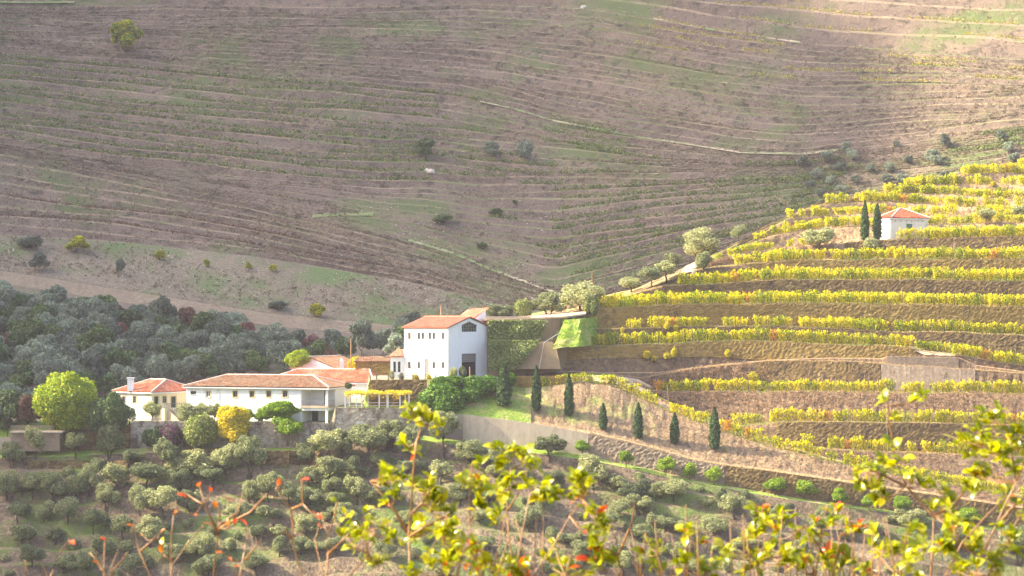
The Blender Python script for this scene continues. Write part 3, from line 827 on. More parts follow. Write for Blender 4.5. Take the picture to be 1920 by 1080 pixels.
# pipe rail down the buttress, railing on the road
m = MB(); m.tube([W(1053,622,405), W(1020,642,404.4), W(1011,690,403.6)], .07, 6)
tag(m.build('drain_pipe', M['metal']), 'thin pale pipe running down the concrete buttress', 'pipe')
rl = empty('railing', zp(1035, 409.3, zr)); tag(rl, 'thin metal railing along the pale road edge', 'railing')
for px in (1012, 1032, 1052, 1066):
    m = MB(); m.tube([(zp(px,409.3,zr-.1)-rl.location), (zp(px,409.3,zr+1.0)-rl.location)], .06, 6); m.build('post', M['metal'], rl)
for dz in (.5, .95):
    m = MB(); m.tube([(zp(1012,409.3,zr+dz)-rl.location), (zp(1066,409.3,zr+dz+.1)-rl.location)], .035, 5); m.build('rail', M['metal'], rl)
m = MB()
m.box(W(912,598,409.2), (8.5, 0, 0), (0, .3, 0), (0, 0, .5)); tag(m.build('parapet_wall', M['concrete']), 'low white parapet wall beside the winery roof', 'wall')
# brick platform with fence at the far left
pl = empty('brick_platform', W(66, 840, 390)); tag(pl, 'small brick platform with flat slab roof at the far left', 'platform')
o = pl.location
m = MB(); m.box(W(20,846,390)-o, (9.0, 0, 0), (0, 4, 0), (0, 0, 3.4)); m.build('wall', M['wall_tan'], pl)
m = MB(); m.box(W(18,812,389.6)-o, (9.6, 0, 0), (0, 4.6, 0), (0, 0, .3)); m.build('slab', M['concrete'], pl)
fc = empty('fence', W(60, 808, 392)); tag(fc, 'dark slatted fence behind the brick platform', 'fence')
for i in range(24):
    m = MB(); m.box(Vector((-3.9+i*.33, 0, 0)), (.1, 0, 0), (0, .05, 0), (0, 0, 1.05)); m.build('slat', M['wood_grey'], fc)
m = MB(); m.box(Vector((-4, .06, .85)), (8, 0, 0), (0, .06, 0), (0, 0, .1)); m.build('rail', M['wood_grey'], fc)

# ------------------------------------------------------------------ buildings
class Face:
    """one outside wall face from A to B (left to right as seen from outside)"""
    def __init__(s, A, B, z0, z1, pxA, pxB, S=10.0):
        s.A = Vector((A[0], A[1], 0)); s.B = Vector((B[0], B[1], 0)); s.z0 = z0; s.z1 = z1
        s.L = (s.B-s.A).length; s.d = (s.B-s.A)/s.L; s.n = Vector((s.d.y, -s.d.x, 0)); s.pxA = pxA; s.pxB = pxB
    def u(s, px): return (px-s.pxA)/(s.pxB-s.pxA)*s.L
    def v(s, px, py):
        q = s.A+s.d*s.u(px); return CZ-(py-HY)/F*q.y - s.z0
    def P(s, u, v, out=0.0): return s.A+s.d*u+s.n*out+Vector((0, 0, s.z0+v))
    def rect(s, px, py0, py1, w):
        """opening centred at column px, between rows py0 (top) and py1, w metres wide"""
        c = s.u(px); return (c-w/2, c+w/2, s.v(px, py1), s.v(px, py0))
    def wall(s, m, ops=(), depth=.28, mi=0):
        us = sorted({0, s.L, *[o[0] for o in ops], *[o[1] for o in ops]}); vs = sorted({0, s.z1-s.z0, *[o[2] for o in ops], *[o[3] for o in ops]})
        for i in range(len(us)-1):
            for j in range(len(vs)-1):
                cu, cv = (us[i]+us[i+1])/2, (vs[j]+vs[j+1])/2
                if any(o[0] < cu < o[1] and o[2] < cv < o[3] for o in ops): continue
                m.quad(s.P(us[i], vs[j]), s.P(us[i+1], vs[j]), s.P(us[i+1], vs[j+1]), s.P(us[i], vs[j+1]), mi)
        for (a, b, c, d) in ops:
            for (p, q) in (((a, c), (b, c)), ((b, c), (b, d)), ((b, d), (a, d)), ((a, d), (a, c))):
                m.quad(s.P(*p), s.P(*p, -depth), s.P(*q, -depth), s.P(*q), mi)
    def box(s, m, u0, u1, v0, v1, o0, o1, mi=0):
        m.box(s.P(u0, v0, o0), s.d*(u1-u0), s.n*(o1-o0), Vector((0, 0, v1-v0)), mi)

def add_window(parent, org, f, r, frame='frame', bars=(1, 1), trim=None, glass='glass'):
    a, b, c, d = r
    m = MB(); t = .09
    f.box(m, a, a+t, c, d, -.2, -.08); f.box(m, b-t, b, c, d, -.2, -.08)
    f.box(m, a+t, b-t, c, c+t, -.2, -.08); f.box(m, a+t, b-t, d-t, d, -.2, -.08)
    for i in range(bars[0]):
        x = a+(b-a)*(i+1)/(bars[0]+1); f.box(m, x-.03, x+.03, c+t, d-t, -.19, -.1)
    for i in range(bars[1]):
        y = c+(d-c)*(i+1)/(bars[1]+1); f.box(m, a+t, b-t, y-.025, y+.025, -.185, -.105)
    m.v = [p-org for p in m.v]
    w = m.build('window', M[frame], parent)
    m = MB(); m.quad(f.P(a, c, -.22)-org, f.P(b, c, -.22)-org, f.P(b, d, -.22)-org, f.P(a, d, -.22)-org); m.build('pane', M[glass], w)
    m = MB()
    if trim:
        q = .16
        f.box(m, a-q, a, c-q, d+q, .003, .06); f.box(m, b, b+q, c-q, d+q, .003, .06); f.box(m, a, b, d, d+q, .003, .06); f.box(m, a, b, c-q, c, .003, .09)
        m.v = [p-org for p in m.v]; m.build('surround', M[trim], w)
    else:
        f.box(m, a-.06, b+.06, c-.09, c, -.05, .1); m.v = [p-org for p in m.v]; m.build('sill', M['white'], w)
    return w

def add_door(parent, org, f, r, mat='door_dark', trim=None, handle=True):
    a, b, c, d = r
    m = MB(); f.box(m, a, b, c, d, -.24, -.14); m.v = [p-org for p in m.v]; o = m.build('door', M[mat], parent)
    m = MB(); f.box(m, a+.1, (a+b)/2-.05, c+.15, d-.2, -.14, -.11); f.box(m, (a+b)/2+.05, b-.1, c+.15, d-.2, -.14, -.11); m.v = [p-org for p in m.v]; m.build('panel', M[mat], o)
    if handle:
        m = MB(); f.box(m, b-.2, b-.12, c+(d-c)*.45, c+(d-c)*.5, -.11, -.05); m.v = [p-org for p in m.v]; m.build('handle', M['metal'], o)
    if trim:
        m = MB(); q = .18
        f.box(m, a-q, a, c, d+q, .003, .06); f.box(m, b, b+q, c, d+q, .003, .06); f.box(m, a, b, d, d+q, .003, .06); m.v = [p-org for p in m.v]; m.build('surround', M[trim], o)
    return o

def roof_slope(m, e0, e1, r1, r0, w=.42, seed=1):
    """rows of curved tiles on the plane eave-left, eave-right, ridge-right, ridge-left; tiles run up the slope and overlap"""
    rr = random.Random(seed)
    e0, e1, r0, r1 = map(Vector, (e0, e1, r0, r1))
    L = (e1-e0).length; s = (e1-e0)/L
    q = r0-e0; up = q-s*q.dot(s); H = up.length; up /= H; n = s.cross(up)
    if n.z < 0: n = -n
    s0 = q.dot(s); s1 = (r1-e0).dot(s)
    def hm(x):
        if x < s0: return H*max(0, x)/max(s0, 1e-6)
        if x > s1: return H*max(0, L-x)/max(L-s1, 1e-6)
        return H
    nc = int(L/w)
    prof = ((0, .0), (.2, .075), (.5, .11), (.8, .075), (1, .0))
    for i in range(nc):
        x0 = i*L/nc; dx = L/nc
        hx = max(hm(x0), hm(x0+dx), hm(x0+dx/2))
        h = 0.0
        while h < hx-.02:
            h1 = h+.62
            lift = rr.uniform(0, .02)
            k = len(m.v)
            for (hh, ex) in ((h-.05, .035), (h1, 0.0)):
                for (t, z) in prof:
                    x = x0+dx*t
                    lim = hm(x)
                    m.v.append(e0+s*x+up*min(hh, lim)+n*(z+ex+lift))
            for a in range(4):
                m.f.append((k+a, k+a+1, k+5+a+1, k+5+a)); m.m.append(0)
            h = h1
    m.poly([e0-n*.06, e1-n*.06, r1-n*.06, r0-n*.06])
    m.poly([e0-n*.0, e1-n*.0, e1-n*.14, e0-n*.14])

def ridge_cap(m, a, b, r=.16):
    m.tube([Vector(a)+Vector((0,0,.06)), Vector(b)+Vector((0,0,.06))], r, 7)

def hip_roof(parent, org, c, z, ridge, over=.45, rise=2.0, mat='tile_red', seed=1):
    """c: four corners in plan, front-left, front-right, back-right, back-left; ridge: how far its ends sit in from left and right (m)"""
    c = [Vector((p[0], p[1], 0)) for p in c]
    ux = (c[1]-c[0]).normalized(); uy = (c[3]-c[0]).normalized()
    L = (c[1]-c[0]).length; D = (c[3]-c[0]).length
    Z = Vector((0, 0, z))
    E0 = c[0]-ux*over-uy*over+Z; E1 = c[1]+ux*over-uy*over+Z; E2 = c[2]+ux*over+uy*over+Z; E3 = c[3]-ux*over+uy*over+Z
    R0 = c[0]+ux*ridge[0]+uy*D/2+Vector((0, 0, z+rise)); R1 = c[0]+ux*(L-ridge[1])+uy*D/2+Vector((0, 0, z+rise))
    m = MB()
    for k, (a, b, r1, r0) in enumerate(((E0, E1, R1, R0), (E1, E2, R1, R1), (E2, E3, R0, R1), (E3, E0, R0, R0))):
        roof_slope(m, a-org, b-org, r1-org, r0-org, .42, seed+k)
    ro = m.build('roof', M[mat], parent)
    m = MB()
    for (a, b) in ((E0, R0), (E1, R1), (E2, R1), (E3, R0), (R0, R1)):
        if (a-b).length > .1: ridge_cap(m, a-org, b-org)
    m.build('ridge_tiles', M['ridge'], ro)
    m = MB()
    for (a, b) in ((E0, E1), (E1, E2), (E2, E3), (E3, E0)):
        d = (b-a).normalized(); nn = Vector((d.y, -d.x, 0))
        m.box(a-org-Vector((0,0,.32))-nn*.25, b-a, nn*.22, (0, 0, .2))
    m.build('eaves', M['white'], ro)
    return ro

def plan(px, Y): return Vector(((px-CX)/F*Y, Y))

def build_wall(parent, org, faces, mats, name='wall', extra=None):
    m = MB()
    for f, ops, mi in faces: f.wall(m, ops, .28, mi)
    if extra: extra(m)
    m.v = [p-org for p in m.v]
    return m.build(name, mats, parent)

# ---------------- the tall white winery
def winery():
    th = math.radians(40)
    Y0 = 400.0; z0 = -.9; zE = CZ-(614-HY)/F*400
    C = plan(840, Y0); ds = Vector((-math.cos(th), math.sin(th))); dg = Vector((math.sin(th), math.cos(th)))
    Ls, Lg = 11.2, 12.1
    Lp = C+ds*Ls; Rp = C+dg*Lg; Bk = Lp+dg*Lg
    org = Vector((C.x, C.y, z0))
    e = empty('winery_building', org); tag(e, 'tall white winery with pink tiled gable roof and big dark loading door', 'building')
    fs = Face(Lp, C, z0, zE, 757, 840); fg = Face(C, Rp, z0, zE, 840, 915)
    fb = Face(Rp, Bk, z0, zE, 915, 830); fl = Face(Bk, Lp, z0, zE, 830, 757)
    wu = [fs.rect(p, 623.5, 636, .75) for p in (767, 785, 792.5, 806, 813.5, 831)]
    wl = [fs.rect(p, 678.5, 691, .75) for p in (767, 785, 813.5, 831)]
    dr = fs.rect(800, 673, 703.5, 1.15)
    garage = fg.rect(877.5, 663, 705, 4.3); garage = (garage[0], garage[1], .15, garage[3])
    pent = fg.rect(877.5, 612, 622, 4.3)
    apexu = Lg/2; rise = 1.85
    def extra(m):
        # gables, the front one with the pentagon window
        H = zE-z0
        a, b, c, d = pent
        # band above the eaves line is part of the gable triangle
        A0, B0, AP = fg.P(0, H), fg.P(Lg, H), fg.P(apexu, H+rise)
        m.poly([A0, B0, AP]) if False else None
        for (p, q, r_, s_) in (((0, H), (a, H), (a, H+rise*a/apexu), None), ((b, H), (Lg, H), (b, H+rise*(Lg-b)/apexu), None)):
            m.poly([fg.P(*p), fg.P(*q), fg.P(*r_)])
        top = .35
        za = H+rise*a/apexu; zb = H+rise*(Lg-b)/apexu; zc = H+rise
        pa = za-.75; pm = zc-.75; pb = zb-.75
        m.poly([fg.P(a, pa), fg.P(apexu, pm), fg.P(apexu, zc), fg.P(a, za)])
        m.poly([fg.P(apexu, pm), fg.P(b, pb), fg.P(b, zb), fg.P(apexu, zc)])
        m.quad(fg.P(a, pa), fg.P(a, pa, -.28), fg.P(apexu, pm, -.28), fg.P(apexu, pm)); m.quad(fg.P(apexu, pm), fg.P(apexu, pm, -.28), fg.P(b, pb, -.28), fg.P(b, pb))
        fl2 = fb
        m.poly([fl.P(0, H), fl.P(fl.L, H), fl.P(fl.L/2, H+rise)])
    H = zE-z0
    za = H+rise*pent[0]/apexu-.75
    pent = (pent[0], pent[1], pent[2], H)
    build_wall(e, org, [(fs, wu+wl+[dr], 0), (fg, [garage, pent], 0), (fb, [], 0), (fl, [], 0)], [M['white']], 'wall', extra)
    for r in wu+wl: add_window(e, org, fs, r, 'frame', (1, 2))
    add_door(e, org, fs, dr, 'frame')
    # pentagon window
    a, b, c, d = pent
    m = MB(); pts = [fg.P(a, c, -.2), fg.P(b, c, -.2), fg.P(b, za, -.2), fg.P(apexu, H+rise-.75, -.2), fg.P(a, za, -.2)]
    m.poly([p-org for p in pts]); w = m.build('gable_window', M['glass'], e)
    m = MB()
    for i in range(1, 6):
        x = a+(b-a)*i/6; f_h = za+(H+rise-.75-za)*(1-abs(x-apexu)/(b-apexu)); fg.box(m, x-.035, x+.035, c, f_h, -.19, -.12)
    for y in (c+.55, c+1.1): fg.box(m, a, b, y-.03, y+.03, -.185, -.13)
    m.v = [p-org for p in m.v]; m.build('glazing_bars', M['frame'], w)
    # loading bay: a room behind the opening, with half raised shutter and red machine
    a, b, c, d = garage
    m = MB()
    q = lambda u, v, o: fg.P(u, v, o)-org
    m.quad(q(a, c, -5), q(b, c, -5), q(b, d, -5), q(a, d, -5)); m.quad(q(a, c, -.28), q(a, c, -5), q(a, d, -5), q(a, d, -.28)); m.quad(q(b, c, -5), q(b, c, -.28), q(b, d, -.28), q(b, d, -5))
    m.quad(q(a, d, -.28), q(a, d, -5), q(b, d, -5), q(b, d, -.28)); m.quad(q(a, c, -.28), q(b, c, -.28), q(b, c, -5), q(a, c, -5))
    m.build('loading_bay', M['dark'], e)
    m = MB()
    for i in range(5): fg.box(m, a, b, d-.32*(i+1), d-.32*i-.03, -.26+.01*(i % 2), -.2)
    m.v = [p-org for p in m.v]; m.build('shutter', M['frame'], e)
    # roof
    over = .35
    Z = lambda p, z: Vector((p.x, p.y, z))
    r0 = Z(Lp+dg*Lg/2-(-ds)*0+ds*over, zE+rise+.1); r1 = Z(C+dg*Lg/2-ds*over, zE+rise+.1)
    dz = rise/(Lg/2)*over
    m = MB()
    roof_slope(m, Z(Lp+ds*over-dg*over, zE-dz+.1)-org, Z(C-ds*over-dg*over, zE-dz+.1)-org, r1-org, r0-org, .4, 3)
    roof_slope(m, Z(Rp-ds*over+dg*over, zE-dz+.1)-org, Z(Bk+ds*over+dg*over, zE-dz+.1)-org, r0-org, r1-org, .4, 4)
    ro = m.build('roof', M['tile_pink'], e)
    m = MB(); ridge_cap(m, r0-org, r1-org); m.build('ridge_tiles', M['tile_pink'], ro)
    m = MB()
    for P_ in ((Z(C-ds*.02-dg*over, zE-dz-.03), Z(C+dg*Lg/2-ds*.02, zE+rise-.03)), (Z(Rp-ds*.02+dg*over, zE-dz-.03), Z(C+dg*Lg/2-ds*.02, zE+rise-.03))):
        m.tube([p-org for p in P_], .1, 5)
    m.build('verge_board', M['frame'], ro)
    # rear wing with a single pitched roof
    p1, p2, p3, p4 = W(850,601,416), W(886,599,410.5), W(911,580,413), W(876,580,420)
    m = MB(); down = lambda p: Vector((p.x, p.y, 6.0))
    for a_, b_ in ((p1, p2), (p2, p3), (p3, p4), (p4, p1)):
        m.quad(down(a_)-org, down(b_)-org, b_-org-Vector((0,0,.1)), a_-org-Vector((0,0,.1)))
    wg = m.build('rear_wing', M['white'], e)
    m = MB(); roof_slope(m, p1-org, p2-org, p3-org, p4-org, .4, 9); m.build('wing_roof', M['tile_pink'], wg)
    # annex
    zA = CZ-(669-HY)/F*403
    a0, a1 = plan(732, 406.5), plan(757.5, 407.2); fa = Face(a0, a1, z0, zA, 732, 757.5)
    dep = dg*7
    fa2 = Face(a0+dep, a0, z0, zA, 720, 732)
    sl = [fa.rect(p, 678, 698, .55) for p in (740, 748.5)]
    build_wall(e, org, [(fa, sl, 0), (fa2, [], 0)], [M['white']], 'annex_wall')
    for r in sl: add_window(e, org, fa, r, 'frame', (0, 2))
    m = MB(); n2 = Vector((fa.d.x, fa.d.y))
    roof_slope(m, Z(a0-n2*.3-Vector((0, .5)), zA)-org, Z(a1+n2*.0-Vector((0, .5)), zA)-org, Z(a1+Vector((.2, 3.2)), zA+1.35)-org, Z(a0+Vector((1.2, 3.2)), zA+1.35)-org, .4, 5)
    m.build('annex_roof', M['tile_pink'], e)
    return e
winery()

# ---------------- the long white house with the corner loggia
def long_house():
    ph = math.radians(17)
    Y0 = 394.6; z0 = CZ-(798-HY)/F*Y0; zE = CZ-(727.5-HY)/F*Y0
    C = plan(614, Y0); df = Vector((-math.cos(ph), math.sin(ph))); dd = Vector((math.sin(ph), math.cos(ph)))
    L, D = 28.6, 12.2
    Lp = C+df*L; Rp = C+dd*D; Bk = Lp+dd*D
    org = Vector((C.x, C.y, z0))
    e = empty('long_house', org); tag(e, 'long white two-storey house with brown tiled hip roof and open corner loggia', 'house')
    ff = Face(Lp, C, z0, zE, 337, 614); fr = Face(C, Rp, z0, zE, 614, 650)
    uc = ff.u(564)
    zf = ff.v(590, 761)   # loggia floor
    lo = (uc, ff.L-.35, .15, zf-.75); up = (uc, ff.L-.35, zf+.05, zE-z0-.35)
    wins = [ff.rect(350.5, 733, 740, 1.2)] + [ff.rect(p, 733, 744.5, .95) for p in (380, 434, 467, 500, 532)]
    door = ff.rect(484, 778, 797, 1.1)
    # front wall left of the loggia
    f1 = Face(Lp, ff.P(uc, 0), z0, zE, 337, 564)
    build_wall(e, org, [(f1, wins+[door], 0), (Face(Rp, Bk, z0, zE, 0, 1), [], 0), (Face(Bk, Lp, z0, zE, 0, 1), [], 0)], [M['white_worn']])
    for i, r in enumerate(wins): add_window(e, org, f1, r, 'frame_white' if i in (1,) else 'frame', (1, 2), 'stone_trim' if i else None)
    add_door(e, org, f1, door, 'door_dark')
    # loggia: recessed back wall, floors, beams, columns
    q = lambda u, v, o: ff.P(u, v, o)-org
    H = zE-z0; dp = -4.2
    m = MB()
    m.quad(q(uc, 0, dp), q(ff.L, 0, dp), q(ff.L, H, dp), q(uc, H, dp)); m.quad(q(uc, 0, 0), q(uc, 0, dp), q(uc, H, dp), q(uc, H, 0))
    m.quad(q(uc, H-.02, 0), q(uc, H-.02, dp), q(ff.L, H-.02, dp), q(ff.L, H-.02, 0))
    # the part of the right wall behind the loggia
    m.quad(fr.P(4.2, 0)-org, fr.P(D, 0)-org, fr.P(D, H)-org, fr.P(4.2, H)-org)
    m.build('loggia_wall', M['white'], e)
    m = MB(); ff.box(m, uc, ff.L, zf-.4, zf, dp, .25); m.v = [p-org for p in m.v]; m.build('balcony_floor', M['concrete'], e)
    for (v0, v1) in ((zf-.9, zf-.4), (H-.4, H)):
        m = MB(); ff.box(m, uc, ff.L, v0, v1, -.3, .004); fr.box(m, 0.3, 4.2, v0, v1, -.3, .004); m.v = [p-org for p in m.v]; m.build('beam', M['white'], e)
    for (u, o0, o1) in ((ff.L-.4, -.4, .006), (ff.L-.4, dp-.0, dp+.4)):
        m = MB(); ff.box(m, u, ff.L+.008, 0, H-.4, o0, o1); m.v = [p-org for p in m.v]; m.build('column', M['white'], e)
    m = MB(); ff.box(m, uc+.4, uc+1.6, .1, zf-1.1, dp+.01, dp+.1); m.v = [p-org for p in m.v]; m.build('door', M['door_dark'], e)
    m = MB(); ff.box(m, uc+2.9, uc+3.5, zf+.1, H-.6, dp+.01, dp+.1); m.v = [p-org for p in m.v]; m.build('door', M['dark'], e)
    rl = MB()
    ff.box(rl, uc, ff.L-.4, zf+.95, zf+1.0, -.06, -.01)
    for i in range(20):
        u = uc+(ff.L-.4-uc)*i/20; ff.box(rl, u, u+.03, zf, zf+.95, -.05, -.02)
    fr.box(rl, .1, 4.2, zf+.95, zf+1.0, -.06, -.01)
    for i in range(16): fr.box(rl, .1+i*.26, .13+i*.26, zf, zf+.95, -.05, -.02)
    rl.v = [p-org for p in rl.v]; rl.build('railing', M['frame'], e)
    # outside steps up the right flank
    st = empty('stone_steps', fr.P(5, 0, 1.0)); tag(st, 'short stone steps climbing beside the open loggia', 'steps')
    for i in range(12):
        m = MB(); fr.box(m, 1.0+i*.3, 1.36+i*.3, 0, .22*(i+1), .15, 1.15); m.v = [p-st.location for p in m.v]; m.build('step', M['concrete'], st)
    hip_roof(e, org, (Lp, C, Rp, Bk), zE+.05, (5.6, 5.4), .55, 2.0, 'tile_brown', 20)
    m = MB()
    for px in (402, 561): m.tube([ff.P(ff.u(px), 0, .08)-org, ff.P(ff.u(px), H-.1, .08)-org], .05, 6)
    m.build('downpipe', M['frame_white'], e)
long_house()

# ---------------- cream house at the left
def cream_house():
    th = math.radians(38)
    Y0 = 401.0; z0 = CZ-(792-HY)/F*396; zE = CZ-(735.5-HY)/F*Y0
    C = plan(284, Y0); d1 = Vector((-math.cos(th), math.sin(th))); d2 = Vector((math.sin(th), math.cos(th)))
    L1, L2 = 9.8, 11.8
    Lp = C+d1*L1; Rp = C+d2*L2; Bk = Lp+d2*L2
    org = Vector((C.x, C.y, z0))
    e = empty('cream_house', org); tag(e, 'cream and white house with red hip roof, outside stair and white chimney', 'house')
    fl = Face(Lp, C, z0, zE, 207, 284); fr = Face(C, Rp, z0, zE, 284, 357)
    w1 = [fl.rect(224, 743, 755.5, 1.0), fl.rect(247.5, 743, 755.5, 1.0)]
    d1r = fl.rect(276, 780, 791, 1.0)
    w2 = [fr.rect(304.5, 743, 755, .95)]
    ds_ = [fr.rect(291.5, 743.5, 762, 1.1), fr.rect(318.5, 743.5, 764, 1.2)]
    build_wall(e, org, [(fl, w1+[d1r], 0), (Face(Rp, Bk, z0, zE, 0, 1), [], 1), (Face(Bk, Lp, z0, zE, 0, 1), [], 0)], [M['white'], M['cream']])
    build_wall(e, org, [(fr, w2+ds_, 0)], [M['cream']], 'yellow_wall')
    for r in w1: add_window(e, org, fl, r, 'frame', (1, 2), 'stone_trim')
    for r in w2: add_window(e, org, fr, r, 'frame', (1, 2), 'stone_trim')
    for r in ds_: add_door(e, org, fr, r, 'door_dark', 'stone_trim')
    add_door(e, org, fl, d1r, 'door_dark', 'stone_trim')
    m = MB(); fl.box(m, L1-1.9, L1+.01, .0, zE-z0-.2, .004, .03); m.v = [p-org for p in m.v]; m.build('corner_band', M['cream'], e)
    # landing and stair
    zl = fr.v(305, 765)
    m = MB(); fr.box(m, 1.2, 9.5, 0, zl, .01, 2.2); m.v = [p-org for p in m.v]; m.build('landing', M['cream'], e)
    for i in range(11):
        m = MB(); t = i/11
        fr.box(m, 2.0+.0*i, 5.2, 0, zl*(1-(i+1)/12), 2.2+i*.32, 2.2+(i+1)*.32); m.v = [p-org for p in m.v]; m.build('step', M['concrete'], e)
    m = MB()
    p0 = fr.P(1.9, zl+.9, 2.2)-org; p1 = fr.P(1.9, .9, 5.9)-org
    m.tube([p0, p1], .05, 5); m.tube([fr.P(1.3, zl+.9, 2.15)-org, fr.P(9.4, zl+.9, 2.15)-org], .05, 5)
    for i in range(9): m.tube([fr.P(1.9, zl*(1-i/9), 2.2+i*.41)-org, fr.P(1.9, zl*(1-i/9)+.9, 2.2+i*.41)-org], .025, 4)
    for i in range(20): m.tube([fr.P(1.3+i*.42, zl, 2.15)-org, fr.P(1.3+i*.42, zl+.9, 2.15)-org], .025, 4)
    m.build('stair_rail', M['frame'], e)
    ro = hip_roof(e, org, (Lp, C, Rp, Bk), zE+.05, (3.2, 2.4), .6, 2.1, 'tile_red', 40)
    base = W(245, 727, Y0+3)
    m = MB(); m.box(base-org-Vector((.55, .55, .6)), (1.1, 0, 0), (0, 1.0, 0), (0, 0, 2.3)); m.box(base-org-Vector((.68, .68, -1.75)), (1.36, 0, 0), (0, 1.26, 0), (0, 0, .18)); m.build('chimney', M['white'], e)
cream_house()

# ---------------- red roofed house behind, and the gabled house behind that
def back_house():
    Y0 = 412.; zE = CZ-(717-HY)/F*Y0; z0 = -8
    ph = math.radians(12); C = plan(697, Y0); df = Vector((-math.cos(ph), math.sin(ph))); dd = Vector((math.sin(ph), math.cos(ph)))
    L, D = 22.0, 11.
    Lp = C+df*L; Rp = C+dd*D; Bk = Lp+dd*D; org = Vector((C.x, C.y, z0))
    e = empty('back_house', org); tag(e, 'low house with long orange-red tiled hip roof between long house and winery', 'house')
    fs = [Face(Lp, C, z0, zE, 475, 697), Face(C, Rp, z0, zE, 697, 720), Face(Rp, Bk, z0, zE, 0, 1), Face(Bk, Lp, z0, zE, 0, 1)]
    op = fs[0].rect(653, 719.5, 726, 1.0)
    build_wall(e, org, [(fs[0], [op], 0)]+[(f, [], 0) for f in fs[1:]], [M['white']])
    add_window(e, org, fs[0], op)
    hip_roof(e, org, (Lp, C, Rp, Bk), zE+.05, (5.5, 2.0), .5, 2.25, 'tile_red', 60)
back_house()
def gable_house():
    Y0 = 424.; zE = CZ-(692-HY)/F*Y0; z0 = -6.5; rise = 2.2
    th = math.radians(42); C = plan(634, Y0); dgl = Vector((-math.cos(th*.55), math.sin(th*.55))); dr = Vector((math.sin(th*.55), math.cos(th*.55)))
    Lg, Lr = 10.6, 13
    Lp = C+dgl*Lg; Rp = C+dr*Lr; Bk = Lp+dr*Lr; org = Vector((C.x, C.y, z0))
    e = empty('gable_house', org); tag(e, 'small house with plain white gable showing above the red back roof', 'house')
    f0 = Face(Lp, C, z0, zE, 540, 634); f1 = Face(C, Rp, z0, zE, 634, 700); f2 = Face(Rp, Bk, z0, zE, 0, 1); f3 = Face(Bk, Lp, z0, zE, 0, 1)
    au = Lg*.40; H = zE-z0
    def extra(m):
        m.poly([f0.P(0, H), f0.P(Lg, H), f0.P(au, H+rise)]); m.poly([f2.P(0, H), f2.P(Lg, H), f2.P(Lg-au, H+rise)])
    build_wall(e, org, [(f, [], 0) for f in (f0, f1, f2, f3)], [M['white']], 'wall', extra)
    R0 = f0.P(au, H+rise+.12, .3); R1 = f2.P(Lg-au, H+rise+.12, .3)
    m = MB()
    roof_slope(m, f0.P(Lg+.3, H-.05, .3)-org, f2.P(-.3, H-.05, .3)-org, R1-org, R0-org, .42, 70)
    roof_slope(m, f2.P(Lg+.3, H-.1, .3)-org, f0.P(-.3, H-.1, .3)-org, R0-org, R1-org, .42, 71)
    ro = m.build('roof', M['tile_brown'], e)
    m = MB(); ridge_cap(m, R0-org, R1-org); m.build('ridge_tiles', M['ridge'], ro)
    ch = W(641, 691, 425); m = MB(); m.box(ch-org+Vector((-.4, -.4, -1)), (.8, 0, 0), (0, .8, 0), (0, 0, 2.6)); m.tube([ch-org+Vector((0, 0, 1.6)), ch-org+Vector((0, 0, 2.0))], [.22, .3], 8); m.build('chimney', M['white'], e)
gable_house()
# a low tiled shed and rising stone wall beside the winery
def shed():
    org = W(700, 690, 418); e = empty('garden_shed', org); tag(e, 'low stone shed with reddish roof left of the winery annex', 'shed')
    m = MB(); m.box((-3.5, 0, -2.2), (8.2, 0, 0), (0, 4, 0), (0, 0, 3.4)); m.build('wall', M['wall_brown'], e)
    m = MB(); roof_slope(m, Vector((-3.8, -.4, 1.25)), Vector((5, -.4, 1.25)), Vector((5, 4, 2.1)), Vector((-3.8, 4, 2.1)), .42, 80); m.build('roof', M['tile_brown'], e)
shed()
wall_run('garden_wall', 702, 760, lambda p: zp(p, 421, -1), lambda p: W(p, float(np.interp(p, [702,760], [678,653])), 421.), M['wall_tan'], 'sloping stone wall rising to the winery behind the shed', 'wall')
# parapet posts on the winery terrace
pr = empty('terrace_railing', W(760, 712, 397.7)); tag(pr, 'row of stone posts and rail along the winery terrace edge', 'railing')
for px in (694, 706, 728, 751, 774, 797, 816):
    m = MB(); m.box(W(px, 713, 397.7)-pr.location-Vector((.13, 0, 0)), (.26, 0, 0), (0, .26, 0), (0, 0, 1.05)); m.build('post', M['wall_tan'], pr)
m = MB(); m.tube([W(694, 703.5, 397.8)-pr.location, W(816, 703.5, 397.8)-pr.location], .04, 5); m.build('rail', M['metal'], pr)

